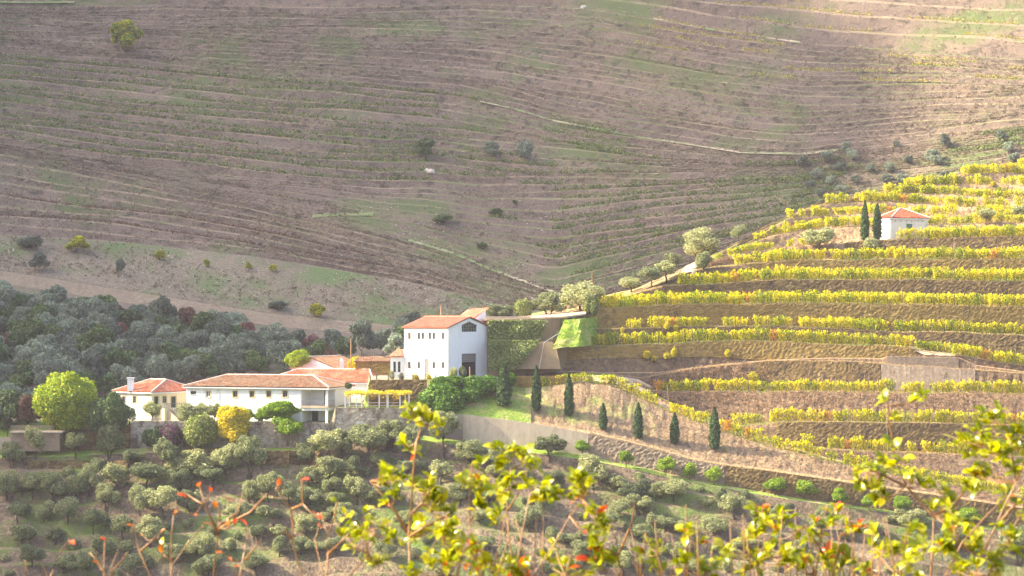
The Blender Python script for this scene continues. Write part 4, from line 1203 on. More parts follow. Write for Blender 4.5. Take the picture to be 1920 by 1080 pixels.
# ---------------- the hut among the vines
def hut():
    th = math.radians(16); Y0 = 446.
    base = V.at(1672, V.mark['S'], 3.0)
    Y0 = base.y; z0 = CZ-(452-HY)/F*Y0; zE = CZ-(408.5-HY)/F*Y0
    C = plan(1672, Y0); dl = Vector((-math.sin(th), math.cos(th))); df = Vector((math.cos(th), math.sin(th)))
    s_ = F/Y0; Lf = 72/s_/math.cos(th); Ld = 8.0
    # left flank recedes to the left: columns 1653..1672
    Ld = 19.5/s_/math.sin(th)
    R = C+df*Lf; B_ = C+dl*Ld; BR = R+dl*Ld; org = Vector((C.x, C.y, z0))
    e = empty('vineyard_hut', org); tag(e, 'small square white hut with red pyramid roof and green door on the vineyard hill', 'hut')
    f0 = Face(C, R, z0, zE, 1672, 1744); f1 = Face(B_, C, z0, zE, 1653, 1672); f2 = Face(R, BR, z0, zE, 0, 1); f3 = Face(BR, B_, z0, zE, 0, 1)
    d = f0.rect(1707, 420, 446, 1.4); d = (d[0], d[1], .1, d[3])
    vents = [f0.rect(p, 413.6, 415.6, .2) for p in (1679, 1690, 1701.5, 1712, 1723, 1733.5)]
    build_wall(e, org, [(f0, [d]+vents, 0), (f2, [], 0), (f3, [], 0)], [M['hut_white']])
    build_wall(e, org, [(f1, [], 0)], [M['white']], 'side_wall')
    for r in vents:
        m = MB(); m.quad(*[f0.P(u, v, -.15)-org for u, v in ((r[0], r[2]), (r[1], r[2]), (r[1], r[3]), (r[0], r[3]))]); m.build('vent', M['dark'], e)
    add_door(e, org, f0, d, 'door_green')
    hip_roof(e, org, (C, R, BR, B_), zE+.04, (Lf*.46, Lf*.46), .3, 2.15, 'tile_hut', 90)
hut()
# stone gate pillar and steps near the hut
m = MB()
for px in (1564, 1573):
    b = V.at(px, V.mark['Q'], 4.0); m.box(b+Vector((-.25, 0, -.3)), (.5, 0, 0), (0, .6, 0), (0, 0, 2.2))
b = V.at(1564, V.mark['Q'], 4.0); m.box(b+Vector((-.35, -.05, 1.9)), (1.7, 0, 0), (0, .7, 0), (0, 0, .2))
tag(m.build('stone_gate', M['wall_tan']), 'small stone gateway under the hut platform beside an olive', 'gate')

# ---------------- pergola
def pergola():
    org = W(705, 765, 392.5); e = empty('vine_pergola', org); tag(e, 'white-posted pergola roofed with golden vine leaves on the stone terrace', 'pergola')
    for px in (647, 668, 678, 711, 727.5, 750, 767):
        m = MB(); a = W(px, 765, 392.4)-org; m.box(a-Vector((.1, .1, 0)), (.2, 0, 0), (0, .2, 0), (0, 0, 2.6)); m.build('post', M['frame_white'], e)
    for px in (655, 690, 725, 760):
        m = MB(); a = W(px, 765, 395.6)-org; m.box(a-Vector((.1, .1, 0)), (.2, 0, 0), (0, .2, 0), (0, 0, 2.7)); m.build('post', M['frame_white'], e)
    for yy in (392.4, 394, 395.6):
        m = MB(); m.box(W(646, 740, yy)-org-Vector((0, .04, -.1)), (12.2, 0, 0), (0, .08, 0), (0, 0, .1)); m.build('beam', M['frame_white'], e)
    m = MB()
    for z in (.45, .95): m.box(W(647, 765, 392.2)-org+Vector((0, 0, z)), (12, 0, 0), (0, .05, 0), (0, 0, .05))
    m.build('rail', M['frame_white'], e)
    return e
PERG = pergola()

# ---------------- poles and wires
def pole(px, py, h_px, where, lab, r=.09, lean=0., mat='wood', cross=False, loc=None):
    b = loc if loc is not None else gnd(px, py, where)
    h = h_px*b.y/F
    e = empty('utility_pole', b); tag(e, lab, 'pole')
    m = MB(); m.tube([Vector((0, 0, -.4)), Vector((lean, 0, h))], [r, r*.75], 7); m.build('shaft', M[mat], e)
    m = MB(); m.tube([Vector((lean-.18, 0, h-.15)), Vector((lean+.18, 0, h-.15))], .05, 5); m.build('insulator', M['frame'], e)
    return b+Vector((lean, 0, h))
t1 = pole(658, 700, 70, 'wood', 'brown wooden pole standing above the back roof', .12, loc=W(658, 704, 419))
pole(827, 612, 40, 'wood', 'orange-brown pole rising just behind the winery roof', .16, loc=W(827, 612, 424))
pole(880, 768, 72, 'wood', 'bare wooden pole in front of the green juniper bushes', .12, loc=W(881, 760, 395.4))
pole(1256, 799, 78, 'hill', 'thin leaning rusty pole beside the slanting vine row', .07, -.45)
pole(1110, 540, 38, 'far', 'distant thin pole left of the ridge olives', .1, loc=W(1110, 548, 470))
pole(1242, 497, 34, 'far', 'thin pole on the ridge beside the two pale olives', .1, loc=W(1242, 527, 452))
pole(1665, 860, 100, 'hill', 'tall thin post on the lowest vine terrace', .06, -.3, 'wood_grey')
pole(14, 815, 75, 'wood', 'thin dark pole at the left edge by the brick platform', .07, -.2, 'bark_dark', loc=W(14, 815, 393))

# ------------------------------------------------------------------ vegetation meshes (shared between copies)
def leaf_quads(P, N, size, rng, aspect=.55, spread=.8):
    """rhombic leaf sprays at points P, facing roughly along N"""
    n = len(P)
    d = N+rng.normal(0, spread, (n, 3)); d /= np.linalg.norm(d, axis=1)[:, None]+1e-9
    t = rng.normal(0, 1, (n, 3)); t -= d*(t*d).sum(1)[:, None]; t /= np.linalg.norm(t, axis=1)[:, None]+1e-9
    b = np.cross(d, t)
    s = (size*rng.uniform(.6, 1.35, n))[:, None]
    v = np.empty((n, 4, 3))
    v[:, 0] = P-t*s; v[:, 1] = P-b*s*aspect+d*s*.12; v[:, 2] = P+t*s; v[:, 3] = P+b*s*aspect+d*s*.12
    return v.reshape(-1, 3)

def leaf_mesh(name, v, mat, core=None):
    n = len(v)//4
    f = np.arange(n*4).reshape(-1, 4).tolist()
    vv = v.tolist(); mats = [mat]; mi = [0]*n
    if core is not None:
        k = len(vv); vv += [tuple(p) for p in core.v]; f += [tuple(i+k for i in q) for q in core.f]; mats.append(core.mat); mi += [1]*len(core.f)
    me = bpy.data.meshes.new(name); me.from_pydata(vv, [], f)
    for m in mats: me.materials.append(m)
    me.polygons.foreach_set('material_index', np.asarray(mi, dtype=np.int32)); me.update()
    return me

def blob_points(rng, lobes, per, shell=.35):
    """points through the outer volume of overlapping lobes (cx,cy,cz,rx,ry,rz)"""
    P = []; N = []
    for (cx, cy, cz, rx, ry, rz) in lobes:
        k = max(6, int(per*(rx*ry*rz)**.66))
        d = rng.normal(0, 1, (k, 3)); d /= np.linalg.norm(d, axis=1)[:, None]
        r = (1-shell*rng.random(k)**1.6)*(1+rng.normal(0, .07, k))
        P.append(np.array([cx, cy, cz])+d*r[:, None]*np.array([rx, ry, rz])); N.append(d)
    return np.concatenate(P), np.concatenate(N)

def crown_lobes(rng, w, h, z0, n, fl=.42, ragged=0.0):
    """lobes filling a crown w wide and h tall starting at z0"""
    L = [(0, 0, z0+h*.5, w*.25, w*.25, h*.32)]
    ax, ay, sk = rng.uniform(.75, 1.25), rng.uniform(.75, 1.25), rng.normal(0, .12)
    for i in range(n):
        a = 2*math.pi*(i+rng.random()*.8)/n*2.4; rr = w*.5*(.35+.55*rng.random())
        zz = z0+h*(.22+.62*rng.random())
        s = (.13+.15*rng.random())
        lim = math.sin(math.pi*min(.98, max(.12, (zz-z0)/h*.85+.12)))
        L.append((math.cos(a)*rr*lim*ax+sk*(zz-z0-h*.5), math.sin(a)*rr*lim*ay, zz, w*s*rng.uniform(.8, 1.25), w*s, h*s*rng.uniform(.75, 1.2)))
    return L

def trunk_mesh(name, rng, h, r, limbs, reach, mat, multi=1):
    m = MB()
    for q in range(multi):
        a = 2*math.pi*q/multi+rng.random()
        off = Vector((math.cos(a), math.sin(a), 0))*(r*1.2 if multi > 1 else 0)
        pts = [off+Vector((0, 0, -.25))]; p = off.copy()
        for i in range(3):
            p = p+Vector((rng.normal(0, .10)*h*.5+off.x*.5, rng.normal(0, .10)*h*.5+off.y*.5, h/3)); pts.append(p.copy())
        m.tube(pts, [r*1.25, r, r*.8, r*.62], 7)
        for i in range(limbs):
            a2 = 2*math.pi*(i+rng.random())/limbs
            e = p+Vector((math.cos(a2)*reach*(.6+.4*rng.random()), math.sin(a2)*reach*(.6+.4*rng.random()), h*(.45+.5*rng.random())))
            mid = (p+e)/2+Vector((0, 0, h*.08))
            m.tube([p, mid, e], [r*.5, r*.34, r*.12], 5)
    me = bpy.data.meshes.new(name); me.from_pydata([tuple(v) for v in m.v], [], m.f); me.materials.append(mat); me.update()
    return me

class Kind: pass
def tree_kind(seed, w, h, clear, nl, leafsize, per, mat, bark='bark', multi=1, fl=.4, tr=.13, shell=.4, aspect=.5):
    """a tree model: crown w wide, total height h, bare stem up to `clear`"""
    rng = np.random.default_rng(seed)
    k = Kind(); k.w = w; k.h = h
    L = crown_lobes(rng, w, h-clear, clear, nl)
    P, N = blob_points(rng, L, per, shell)
    top = P[:, 2].max(); P[:, 2] = clear*.9+(P[:, 2]-clear*.9)*((h-clear*.9)/(top-clear*.9))
    ww = np.abs(P[:, :2]).max()*2; P[:, :2] *= w/ww
    k.crown = leaf_mesh('crown', leaf_quads(P, N, leafsize, rng, aspect), M[mat])
    k.trunk = trunk_mesh('trunk', rng, max(.5, clear*1.15), tr, 4, w*.28, M[bark], multi)
    return k

def cypress_kind(seed, h=7., w=1.4):
    rng = np.random.default_rng(seed); k = Kind(); k.w = w; k.h = h
    n = 3800
    t = rng.random(n)**.8
    prof = np.interp(t, [0, .06, .3, .6, .85, 1], [.55, .85, 1., .82, .42, .03])*w/2
    a = rng.random(n)*2*math.pi
    bul = 1+.13*np.sin(a*3+t*14+seed)+.10*np.sin(a*5-t*31)+.08*np.sin(t*60+a*2)
    r = prof*bul*(.76+.34*rng.random(n)**1.3)
    P = np.stack([np.cos(a)*r, np.sin(a)*r, .2+t*(h-.2)], 1); N = np.stack([np.cos(a), np.sin(a), .35+0*a], 1)
    core = MB(); core.tube([Vector((0, 0, .2+q*(h-.2))) for q in (0, .1, .3, .6, .85, .97)], [w/2*x for x in (.4, .62, .72, .6, .3, .02)], 9); core.mat = M['cypress']
    k.crown = leaf_mesh('crown', leaf_quads(P, N, .17, rng, .45, .5), M['cypress'], core)
    k.trunk = trunk_mesh('trunk', rng, .5, .12, 1, .1, M['bark'])
    return k

def bush_kind(seed, w, h, nl, leafsize, per, mat, aspect=.5):
    rng = np.random.default_rng(seed); k = Kind(); k.w = w; k.h = h
    L = []
    for i in range(nl):
        a = rng.random()*6.28; rr = w*.5*math.sqrt(rng.random())*.66
        s = .22+.14*rng.random()
        hh = h*(.35+.5*rng.random()*(1-rr/w))
        L.append((math.cos(a)*rr, math.sin(a)*rr, hh*.62, w*s, w*s, h*(.25+.12*rng.random())))
    P, N = blob_points(rng, L, per, .5)
    keep = P[:, 2] > 0; P, N = P[keep], N[keep]
    P[:, 2] *= h/P[:, 2].max(); P[:, :2] *= w/(np.abs(P[:, :2]).max()*2)
    k.crown = leaf_mesh('foliage', leaf_quads(P, N, leafsize, rng, aspect), M[mat])
    k.trunk = trunk_mesh('stem', rng, h*.35, .06, 4, w*.25, M['bark'], 3)
    return k

def place(k, name, base, w, h, label, cat, group=None, rz=None, stem='trunk', crown='crown', sink=.1):
    e = empty(name, base-Vector((0, 0, sink)), RNG.random()*6.28 if rz is None else rz)
    e.scale = (w/k.w, w/k.w, h/k.h)
    tag(e, label, cat, group)
    for nm, me in ((stem, k.trunk), (crown, k.crown)):
        o = bpy.data.objects.new(nm, me); link(o, e)
    return e

OL = [tree_kind(200+i, 4.6, 4.4*(.85+.3*((i*5) % 8)/8), .9+.3*(i % 3)/2, 10+i, .15, 470, 'olive', 'bark_dark', 1 if i % 3 else 2) for i in range(8)]
OF = [tree_kind(260+i, 5.5, 5.2*(.85+.3*((i*5) % 6)/6), .7, 11+i, .24, 260, 'olive_far', 'bark') for i in range(6)]
GD = [tree_kind(300+i, 6., 5.6, 1.0, 10, .32, 210, 'green_dark', 'bark_dark') for i in range(3)]
RD = [tree_kind(320+i, 5., 4.4, .8, 8, .30, 190, 'red_leaf', 'bark_dark') for i in range(3)]
LM = tree_kind(340, 11.5, 11., 1.6, 44, .25, 440, 'lime', 'bark', 1, tr=.3, shell=.6)
CT = [tree_kind(350+i, 3.9, 3.5, 1.0, 18, .15, 560, 'citrus', 'bark', 3, tr=.06) for i in range(4)]
CY = [cypress_kind(360+i) for i in range(4)]
RG = tree_kind(370, 6., 3.9, 1.1, 24, .18, 520, 'citrus', 'bark')
YT = tree_kind(371, 7., 6.8, .8, 30, .2, 420, 'yellow_leaf', 'bark')
DG = tree_kind(372, 8., 7.4, .8, 30, .22, 420, 'green_dark', 'bark')
JB = [bush_kind(380+i, 6., 3.4, 13, .2, 900, 'juniper') for i in range(4)]
BD = bush_kind(385, 5., 4.2, 10, .2, 620, 'green_dark')
BI = bush_kind(386, 5., 4., 10, .2, 620, 'ivy')
BP = bush_kind(387, 5., 3.2, 9, .2, 620, 'purple')
BO = [bush_kind(390+i, 3.4, 2.6, 8, .18, 620, 'olive') for i in range(3)]
BY = [bush_kind(395+i, 2., 1.6, 6, .16, 700, 'yellow_leaf') for i in range(2)]

# ---- cypresses
CYP = [(945,762,82,22,'auto','plump cypress, the widest, with a side shoot next to the juniper bushes'),
       (1006,771,86,14,'auto','slim tall cypress second from the winery'),
       (1067,780,80,14,'auto','cypress third from the winery, below the end of the track'),
       (1131,805,50,12,'auto','shortest cypress, fourth from the winery on the dry bank'),
       (1197,821,67,14,'auto','cypress fifth from the winery on the dry bank'),
       (1265,832,59,14,'auto','blunt-topped cypress beside the thin leaning pole'),
       (1340,842,80,16,'auto','last cypress of the row, farthest from the winery')]
for i, (px, py, h, w, wh, lab) in enumerate(CYP):
    b = gnd(px, py); s = b.y/F
    place(CY[i % 4], 'cypress_tree', b, w*s*1.22, h*s, lab, 'cypress', 'cypresses in a line down the dry bank')
for i, (px, h, w, lab) in enumerate(((1622, 77, 13, 'left taller cypress of the pair beside the white hut'), (1645, 70, 14, 'right cypress of the pair, touching the white hut corner'))):
    b = V.at(px, V.mark['S'], 1.5+1.5*i); s = b.y/F
    place(CY[(i+2) % 4], 'cypress_tree', b, w*s*1.15, h*s, lab, 'cypress', 'pair of cypresses by the hut')

# ---- citrus on the path
CIT = [(1092,856,31,34,'small citrus tree in front of the concrete wall end'), (1174,878,33,31,'second citrus tree along the green path'), (1248,893,36,42,'third citrus tree along the green path, broad and flat topped'),
       (1294,902,34,32,'fourth citrus tree along the path, narrow'), (1338,911,36,38,'fifth citrus tree, where the wall turns dark'), (1453,930,34,48,'sixth citrus tree, standing before the dark wall'),
       (1512,938,38,48,'seventh citrus tree, round and dense before the dark wall'), (1575,949,34,38,'eighth citrus tree half hidden behind shrub tips'), (1630,958,30,36,'ninth citrus tree behind the foreground twigs'),
       (1690,966,36,42,'tenth citrus tree behind the foreground twigs'), (1820,986,34,50,'last visible citrus tree behind the foreground leaves')]
for i, (px, py, h, w, lab) in enumerate(CIT):
    b = A.ground(px, py-1.5); s = b.y/F
    place(CT[i % 4], 'citrus_tree', b, w*s, h*s, lab, 'citrus tree', 'citrus trees along the path')

# ---- olives on the lower slope: column, foot row, width, height in picture units
OLV = [(22,878,43,42),(67,860,42,52),(142,858,40,48),(205,858,50,52),(247,877,40,34),(312,888,46,58),(358,895,68,46),(423,892,46,60),(468,893,50,58),(572,872,38,38),(618,862,60,58),
(13,935,40,46),(43,930,32,32),(62,933,36,40),(102,940,48,42),(143,938,32,36),(168,930,38,48),(218,922,52,42),(273,916,58,48),(337,925,50,45),(397,914,42,38),(33,980,38,36),(82,978,28,24),(127,982,40,42),(200,958,38,40),(262,965,44,44),(307,972,50,45),(357,962,40,44),(175,1003,34,40),(230,1015,38,42),(283,1022,50,54),(42,1022,36,34),(105,1018,36,30),(195,1052,40,38),(163,1085,44,40),
(467,942,34,42),(503,942,46,48),(542,948,40,46),(582,909,40,36),(618,902,42,44),(578,958,44,34),(625,930,36,28),(513,985,32,34),(578,1002,42,40),(483,1016,34,32),(525,1012,38,28),(523,1042,38,30),(377,1055,48,42),(327,1058,40,36),(390,1085,52,42),(480,1078,44,32),(563,1037,34,26),(593,1040,34,24),(630,1040,38,28),
(643,857,48,50),(690,854,58,50),(733,838,52,54),(770,860,50,58),(833,853,66,68),(880,868,48,46),(920,877,44,38),(1030,863,50,44),(1110,913,54,50),(712,877,36,32),(657,897,34,32),(670,947,54,50),(627,952,36,28),(735,882,34,24),(763,890,40,26),(827,907,52,40),(940,897,42,38),(863,947,44,36),(917,947,36,30),(993,993,46,46),(1013,960,36,34),(1040,915,40,34),(900,983,30,26),(720,953,44,42),(760,987,36,30),(647,993,44,36),(640,968,36,24),(717,1047,46,38),(910,1033,42,28),(827,1080,40,26),(1060,1027,36,30),
(1157,927,32,32),(1180,937,42,30),(1230,940,36,36),(1197,967,46,40),(1160,970,36,32),(1140,993,34,32),(1200,1010,36,28),(1230,1007,40,36),(1167,1080,48,36),(1223,1073,44,32),(1263,938,42,38),(1375,970,44,34),(1337,1002,46,30),(1277,1000,36,22),(1704,985,66,34),(1630,1006,42,28),(1247,995,40,26),(1283,1048,42,30),(1297,1078,42,26),(1910,1058,60,60),(1460,975,36,26),(1540,1000,40,30),(1100,1050,44,34),(960,1060,42,32),(1400,1040,44,32),(1500,1050,44,30),(60,1065,42,36),(120,1075,40,32),(250,1078,44,34),(440,980,30,28),(1790,1030,50,34)]
zone = [(0, 250, 'below the brick platform and garden wall'), (250, 480, 'below the cream house wall'), (480, 640, 'below the long white house'), (640, 860, 'below the vine pergola wall'), (860, 1060, 'below the concrete wall'), (1060, 1300, 'below the first citrus trees'), (1300, 1600, 'below the middle citrus trees'), (1600, 2000, 'below the last citrus trees')]
rw0 = random.Random(3)
for i, (px, py, w, h) in enumerate(OLV):
    b = gnd(px, py, 'slope'); s = b.y/F
    z = [t for (a, c, t) in zone if a <= max(0, px) < c][0]
    lim = float(np.interp(px, colsA, pyP))
    lvl = 'top of the slope' if py < lim+32 else ('upper slope' if py < lim+80 else ('middle slope' if py < lim+135 else 'bottom of the slope'))
    sz = 'large' if w*h > 2450 else ('medium' if w*h > 1500 else 'small')
    place(OL[i % 8], 'olive_tree', b, w*s*rw0.uniform(1.12, 1.6), h*s*rw0.uniform(.98, 1.4), '%s olive tree at the %s %s' % (sz, lvl, z), 'olive tree', '%s olives at the %s %s' % (sz, lvl, z))

# low bushes between the olives
nb = 0; tries = 0; taken = [(a, b) for a, b, _, _ in OLV]
while nb < 95 and tries < 3000:
    tries += 1
    px = rw0.uniform(-30, 1700); lim = float(np.interp(px, colsA, pyP)); py = rw0.uniform(lim+14, 1085)
    if any((px-a)**2/30**2+(py-b)**2/16**2 < 1 for a, b in taken): continue
    taken.append((px, py)); nb += 1
    b = gnd(px, py, 'slope'); s = b.y/F; z = [t for (a, c, t) in zone if a <= max(0, px) < c][0]
    w = rw0.uniform(16, 34); lab = '%s grey-green bush %s %s' % ('low' if w < 24 else 'wider', 'high on the olive slope' if py < lim+60 else ('midway down the olive slope' if py < lim+125 else 'low on the olive slope'), z)
    place(BO[nb % 3], 'olive_bush', b, w*s, w*s*rw0.uniform(.55, .8), lab, 'bush', lab+' group', None, 'stem', 'foliage')

# ---- ridge olives and bushes of the vineyard hill
RID = [(980,598,36,38,'D','round dark-green bush beside the pale road behind the ivy wall'), (935,600,50,24,'O','low pale olive hedge behind the parapet beside the winery'), (1028,596,60,42,'O','broad olive bush behind the road railing'), (1088,590,80,54,'O','largest olive over the pale road end'), (1110,590,34,36,'D','dark round bush where the tall wall begins'),
       (1183,548,36,26,'O','lowest of the ridge olives'), (1222,540,44,36,'O','ridge olive in front of a darker one'), (1250,527,48,34,'O','darker ridge olive right of a paler one'), (1262,498,34,32,'O','small ridge olive beside the thin pole'), (1310,488,66,54,'O','biggest pale olive clump at the head of the sloping road'), (1318,510,36,34,'O','olive on the near side of the sloping road'),
       (1385,452,28,28,'O','hazy olive on the ridge crest by the vine tips'), (1537,472,56,42,'O','bushy olive on the terrace left of the stone gateway'), (1635,468,34,24,'B','pale grey bush below the two hut cypresses'), (1848,420,30,26,'O','olive tree among the vines right of the hut'), (1915,416,34,30,'O','olive at the right edge level with the hut')]
for i, (px, py, w, h, t, lab) in enumerate(RID):
    b = V.ground(px, py) if px > 1000 else W(px, py, 425)
    s = b.y/F
    if px < 1110: b = W(px, py-2, 427 if px != 1110 else 424)
    if t == 'D': place(BI, 'evergreen_bush', b, w*s, h*s, lab, 'bush', None, None, 'stem', 'foliage')
    elif t == 'B': place(BO[0], 'olive_bush', b, w*s, h*s, lab, 'bush', None, None, 'stem', 'foliage')
    else: place(OL[(i*3) % 8], 'olive_tree', b, w*s*1.35, h*s*1.18, lab, 'olive tree', 'olives along the vineyard ridge')

# ---- garden of the estate
def yard(px, py, Y): return W(px, py, Y)
def put(k, nm, px, py, Y, w, h, lab, cat, st='trunk', cr='crown'):
    place(k, nm, W(px, py, Y), w*Y/F*1.16, h*Y/F*1.06, lab, cat, None, None, st, cr)
put(LM, 'lime_green_tree', 126, 822, 394, 116, 122, 'big round lime-yellow tree left of the cream house', 'tree')
put(DG, 'evergreen_tree', 203, 822, 392.5, 80, 86, 'dark green tree between the lime tree and cream house', 'tree')
put(OL[1], 'olive_tree', 243, 795, 394.5, 30, 34, 'small grey olive in front of the cream house windows', 'olive tree')
put(OL[2], 'olive_tree', 283, 796, 394.2, 36, 42, 'pale olive before the corner of the cream house', 'olive tree')
put(OL[3], 'olive_tree', 347, 796, 393.4, 42, 40, 'olive by the left end of the long white house', 'olive tree')
put(OL[4], 'olive_tree', 376, 793, 393.6, 36, 38, 'middle one of three olives along the long house wall', 'olive tree')
put(OL[5], 'olive_tree', 403, 795, 393.6, 32, 38, 'third olive along the long house, just left of the yellow tree', 'olive tree')
put(CT[0], 'citrus_tree', 464, 795, 393.4, 22, 28, 'tiny yellow-green tree right of the golden tree', 'citrus tree')
put(RG, 'citrus_tree', 526, 797, 393.2, 66, 44, 'flat-topped bright green tree by the loggia', 'tree')
put(CT[2], 'citrus_tree', 492, 797, 393.6, 30, 34, 'small loose citrus beside the dark house door', 'citrus tree')
put(BI, 'flowering_bush', 372, 836, 390.6, 64, 60, 'large mottled green bush hanging before the wall under the olives', 'bush', 'stem', 'foliage')
put(YT, 'golden_tree', 437, 836, 390.2, 76, 74, 'golden yellow autumn tree in front of the white wall', 'tree')
put(CT[1], 'citrus_tree', 539, 832, 390.4, 60, 50, 'yellow-green shrub growing at the wall below the flat-topped tree', 'bush')
put(BP, 'bougainvillea', 316, 838, 390.4, 58, 42, 'purple bougainvillea tumbling over the stone wall', 'bush', 'stem', 'foliage')
put(BD, 'evergreen_bush', 288, 836, 390.6, 40, 38, 'dark shrub left of the purple bougainvillea', 'bush', 'stem', 'foliage')
put(OL[6], 'olive_tree', 8, 815, 396, 44, 42, 'pale yellowish olive at the left edge behind the thin pole', 'olive tree')
put(OL[7], 'olive_tree', 52, 806, 398, 40, 30, 'olive crown just behind the slatted fence', 'olive tree')
put(LM, 'lime_green_tree', 560, 694, 428, 54, 38, 'yellow-green tree top behind the white gable', 'tree')
put(BY[0], 'yellow_bush', 663, 692, 421, 32, 24, 'yellow-green bush beside the gable house chimney', 'bush', 'stem', 'foliage')
put(BD, 'evergreen_bush', 653, 728, 397, 14, 12, 'little dark round bush under the back roof eaves', 'bush', 'stem', 'foliage')
for (px, py, w, h, lab) in ((735,710,10,16,'climbing plant at the annex corner'), (752,712,10,14,'small pale shrub left of the winery door'), (780,712,14,12,'yellow flowering shrub under the winery wall, left one'), (803,712,12,12,'yellow flowering shrub under the winery wall, right one'), (850,706,14,18,'spiky grey shrub at the winery corner'), (868,706,14,20,'grey bush beside the loading door')):
    put(BY[1] if 'yellow' in lab else BO[1], 'garden_shrub', px, py, 398.6, w, h, lab, 'shrub', 'stem', 'foliage')
# juniper mass
for (i, px, py, Y, w, h, lab) in ((0,832,772,393.6,104,56,'biggest bright green juniper, lowest and nearest to the lawn'), (1,838,728,397.2,72,26,'juniper under the winery corner'), (2,905,738,396.6,86,36,'juniper in front of the loading door'), (3,952,722,400.2,40,26,'small juniper behind the widest cypress'), (0,880,752,395.4,60,30,'juniper around the bare wooden pole')):
    place(JB[i], 'juniper_bush', W(px, py, Y), w*Y/F, h*Y/F, lab, 'bush', 'bright green junipers below the winery', None, 'stem', 'foliage')

# ---- ivy on the embankment
def ivy():
    m = MB(); m.quad(zp(914,408.4,-1.5), zp(1010,408.4,-1.5), zp(1012,408.4,10.2), zp(914,408.4,10.2))
    rng = np.random.default_rng(9); P = []; N = []
    for (x0, x1, t0, t1, Y, n, blg) in ((915, 1026, 600, 646, 407.9, 6000, .6), (916, 1012, 638, 694, 405.4, 6600, 1.0)):
        px = rng.uniform(x0, x1, n); py = rng.uniform(t0, t1, n)
        # the ivy's right edge slopes
        edge = np.interp(py, [600, 640, 660, 692], [1024, 1010, 994, 966]); keep = px < edge+rng.normal(0, 2, n)
        px, py = px[keep], py[keep]
        bl = blg*(np.sin(px/9.)+np.sin(py/7.+px/17.))*.35+rng.normal(0, .15, len(px))
        if Y < 407: bl += .9*np.interp(py, [640, 655, 692], [0, .8, 1.])
        YY = Y-bl
        P.append(np.stack([(px-CX)/F*YY, YY, CZ-(py-HY)/F*YY], 1)); N.append(np.tile([0, -1, .4], (len(px), 1)))
    P = np.concatenate(P); N = np.concatenate(N).astype(float)
    e = empty('ivy_wall', zp(960, 408.4, -1.)); tag(e, 'tall embankment wall draped with pale green ivy right of the winery', 'ivy wall', None, 'thing')
    o = e.location
    m.v = [p-o for p in m.v]; m.build('masonry', M['concrete_tan'], e)
    me = leaf_mesh('ivy', leaf_quads(P-np.array(o), N, .2, rng, .6, .7), M['ivy']); link(bpy.data.objects.new('ivy', me), e)
ivy()
# pergola leaves
rng = np.random.default_rng(12); n = 2600
px = rng.uniform(646, 772, n); YY = rng.uniform(391.8, 396.2, n); zz = -5.75+2.65+rng.normal(0, .16, n)+.25*np.sin(px/5.)*rng.random(n)-np.where(rng.random(n) < .25, rng.random(n)*.7, 0)*(YY < 392.6)
P = np.stack([(px-CX)/F*YY, YY, zz], 1)-np.array(PERG.location)
link(bpy.data.objects.new('vine_canopy', leaf_mesh('vine_canopy', leaf_quads(P, np.tile([0, -.3, 1.], (n, 1)), .17, rng, .7, .8), M['yellow_leaf'])), PERG)

# ---- wooded slope behind the houses
rw = random.Random(5); spots = []
tries = 0
while len(spots) < 235 and tries < 9000:
    tries += 1
    px = rw.uniform(-150, 770)
    top = float(np.interp(px, [a for a, _ in G0], [b for _, b in G0]))+30
    bot = float(np.interp(px, [-150, 60, 110, 200, 420, 560, 700, 770], [812, 806, 790, 745, 720, 700, 668, 640]))
    py = rw.uniform(top+34, bot)
    if all((px-a)**2/23**2+(py-b)**2/13**2 > 1 for a, b in spots): spots.append((px, py))
spots.sort(key=lambda t: t[1])
RW = {'grey': 'grey olive', 'dark': 'dark green tree', 'red': 'russet tree'}
for i, (px, py) in enumerate(spots):
    b = S.ground(px, py); s = b.y/F
    q = rw.random(); u = mnoise.noise(Vector((px*.012, py*.02, 1.)))
    kind = 'red' if (u > .28 and q < .3) or q < .02 else ('dark' if q > .74 else 'grey')
    kk = {'grey': OF[i % 6], 'dark': GD[i % 3], 'red': RD[i % 3]}[kind]
    w = rw.uniform(38, 62)*(.85 if kind == 'red' else 1.)*.125; h = w*rw.uniform(.85, 1.15)
    zn = [t for a, t in ((40, 'left of the lime tree'), (125, 'behind the left half of the lime tree'), (190, 'behind the right half of the lime tree'), (262, 'behind the white chimney'), (350, 'behind the cream house roof'), (425, 'behind the left end of the long roof'), (485, 'behind the middle of the long roof'), (545, 'left of the white gable'), (640, 'behind the gable house'), (9999, 'left of the winery')) if px < a][0]
    lv = float(np.interp(px, [a for a, _ in G0], [b for _, b in G0]))
    ht = 'under the roadside wall' if py < lv+75 else ('mid-wood' if py < lv+140 else 'at wood foot')
    lab = '%s %s %s %s' % ('large' if w > 6.2 else 'smaller', RW[kind], ht, zn)
    place(kk, 'woodland_tree', b, w, h, lab, 'tree', lab+' group')

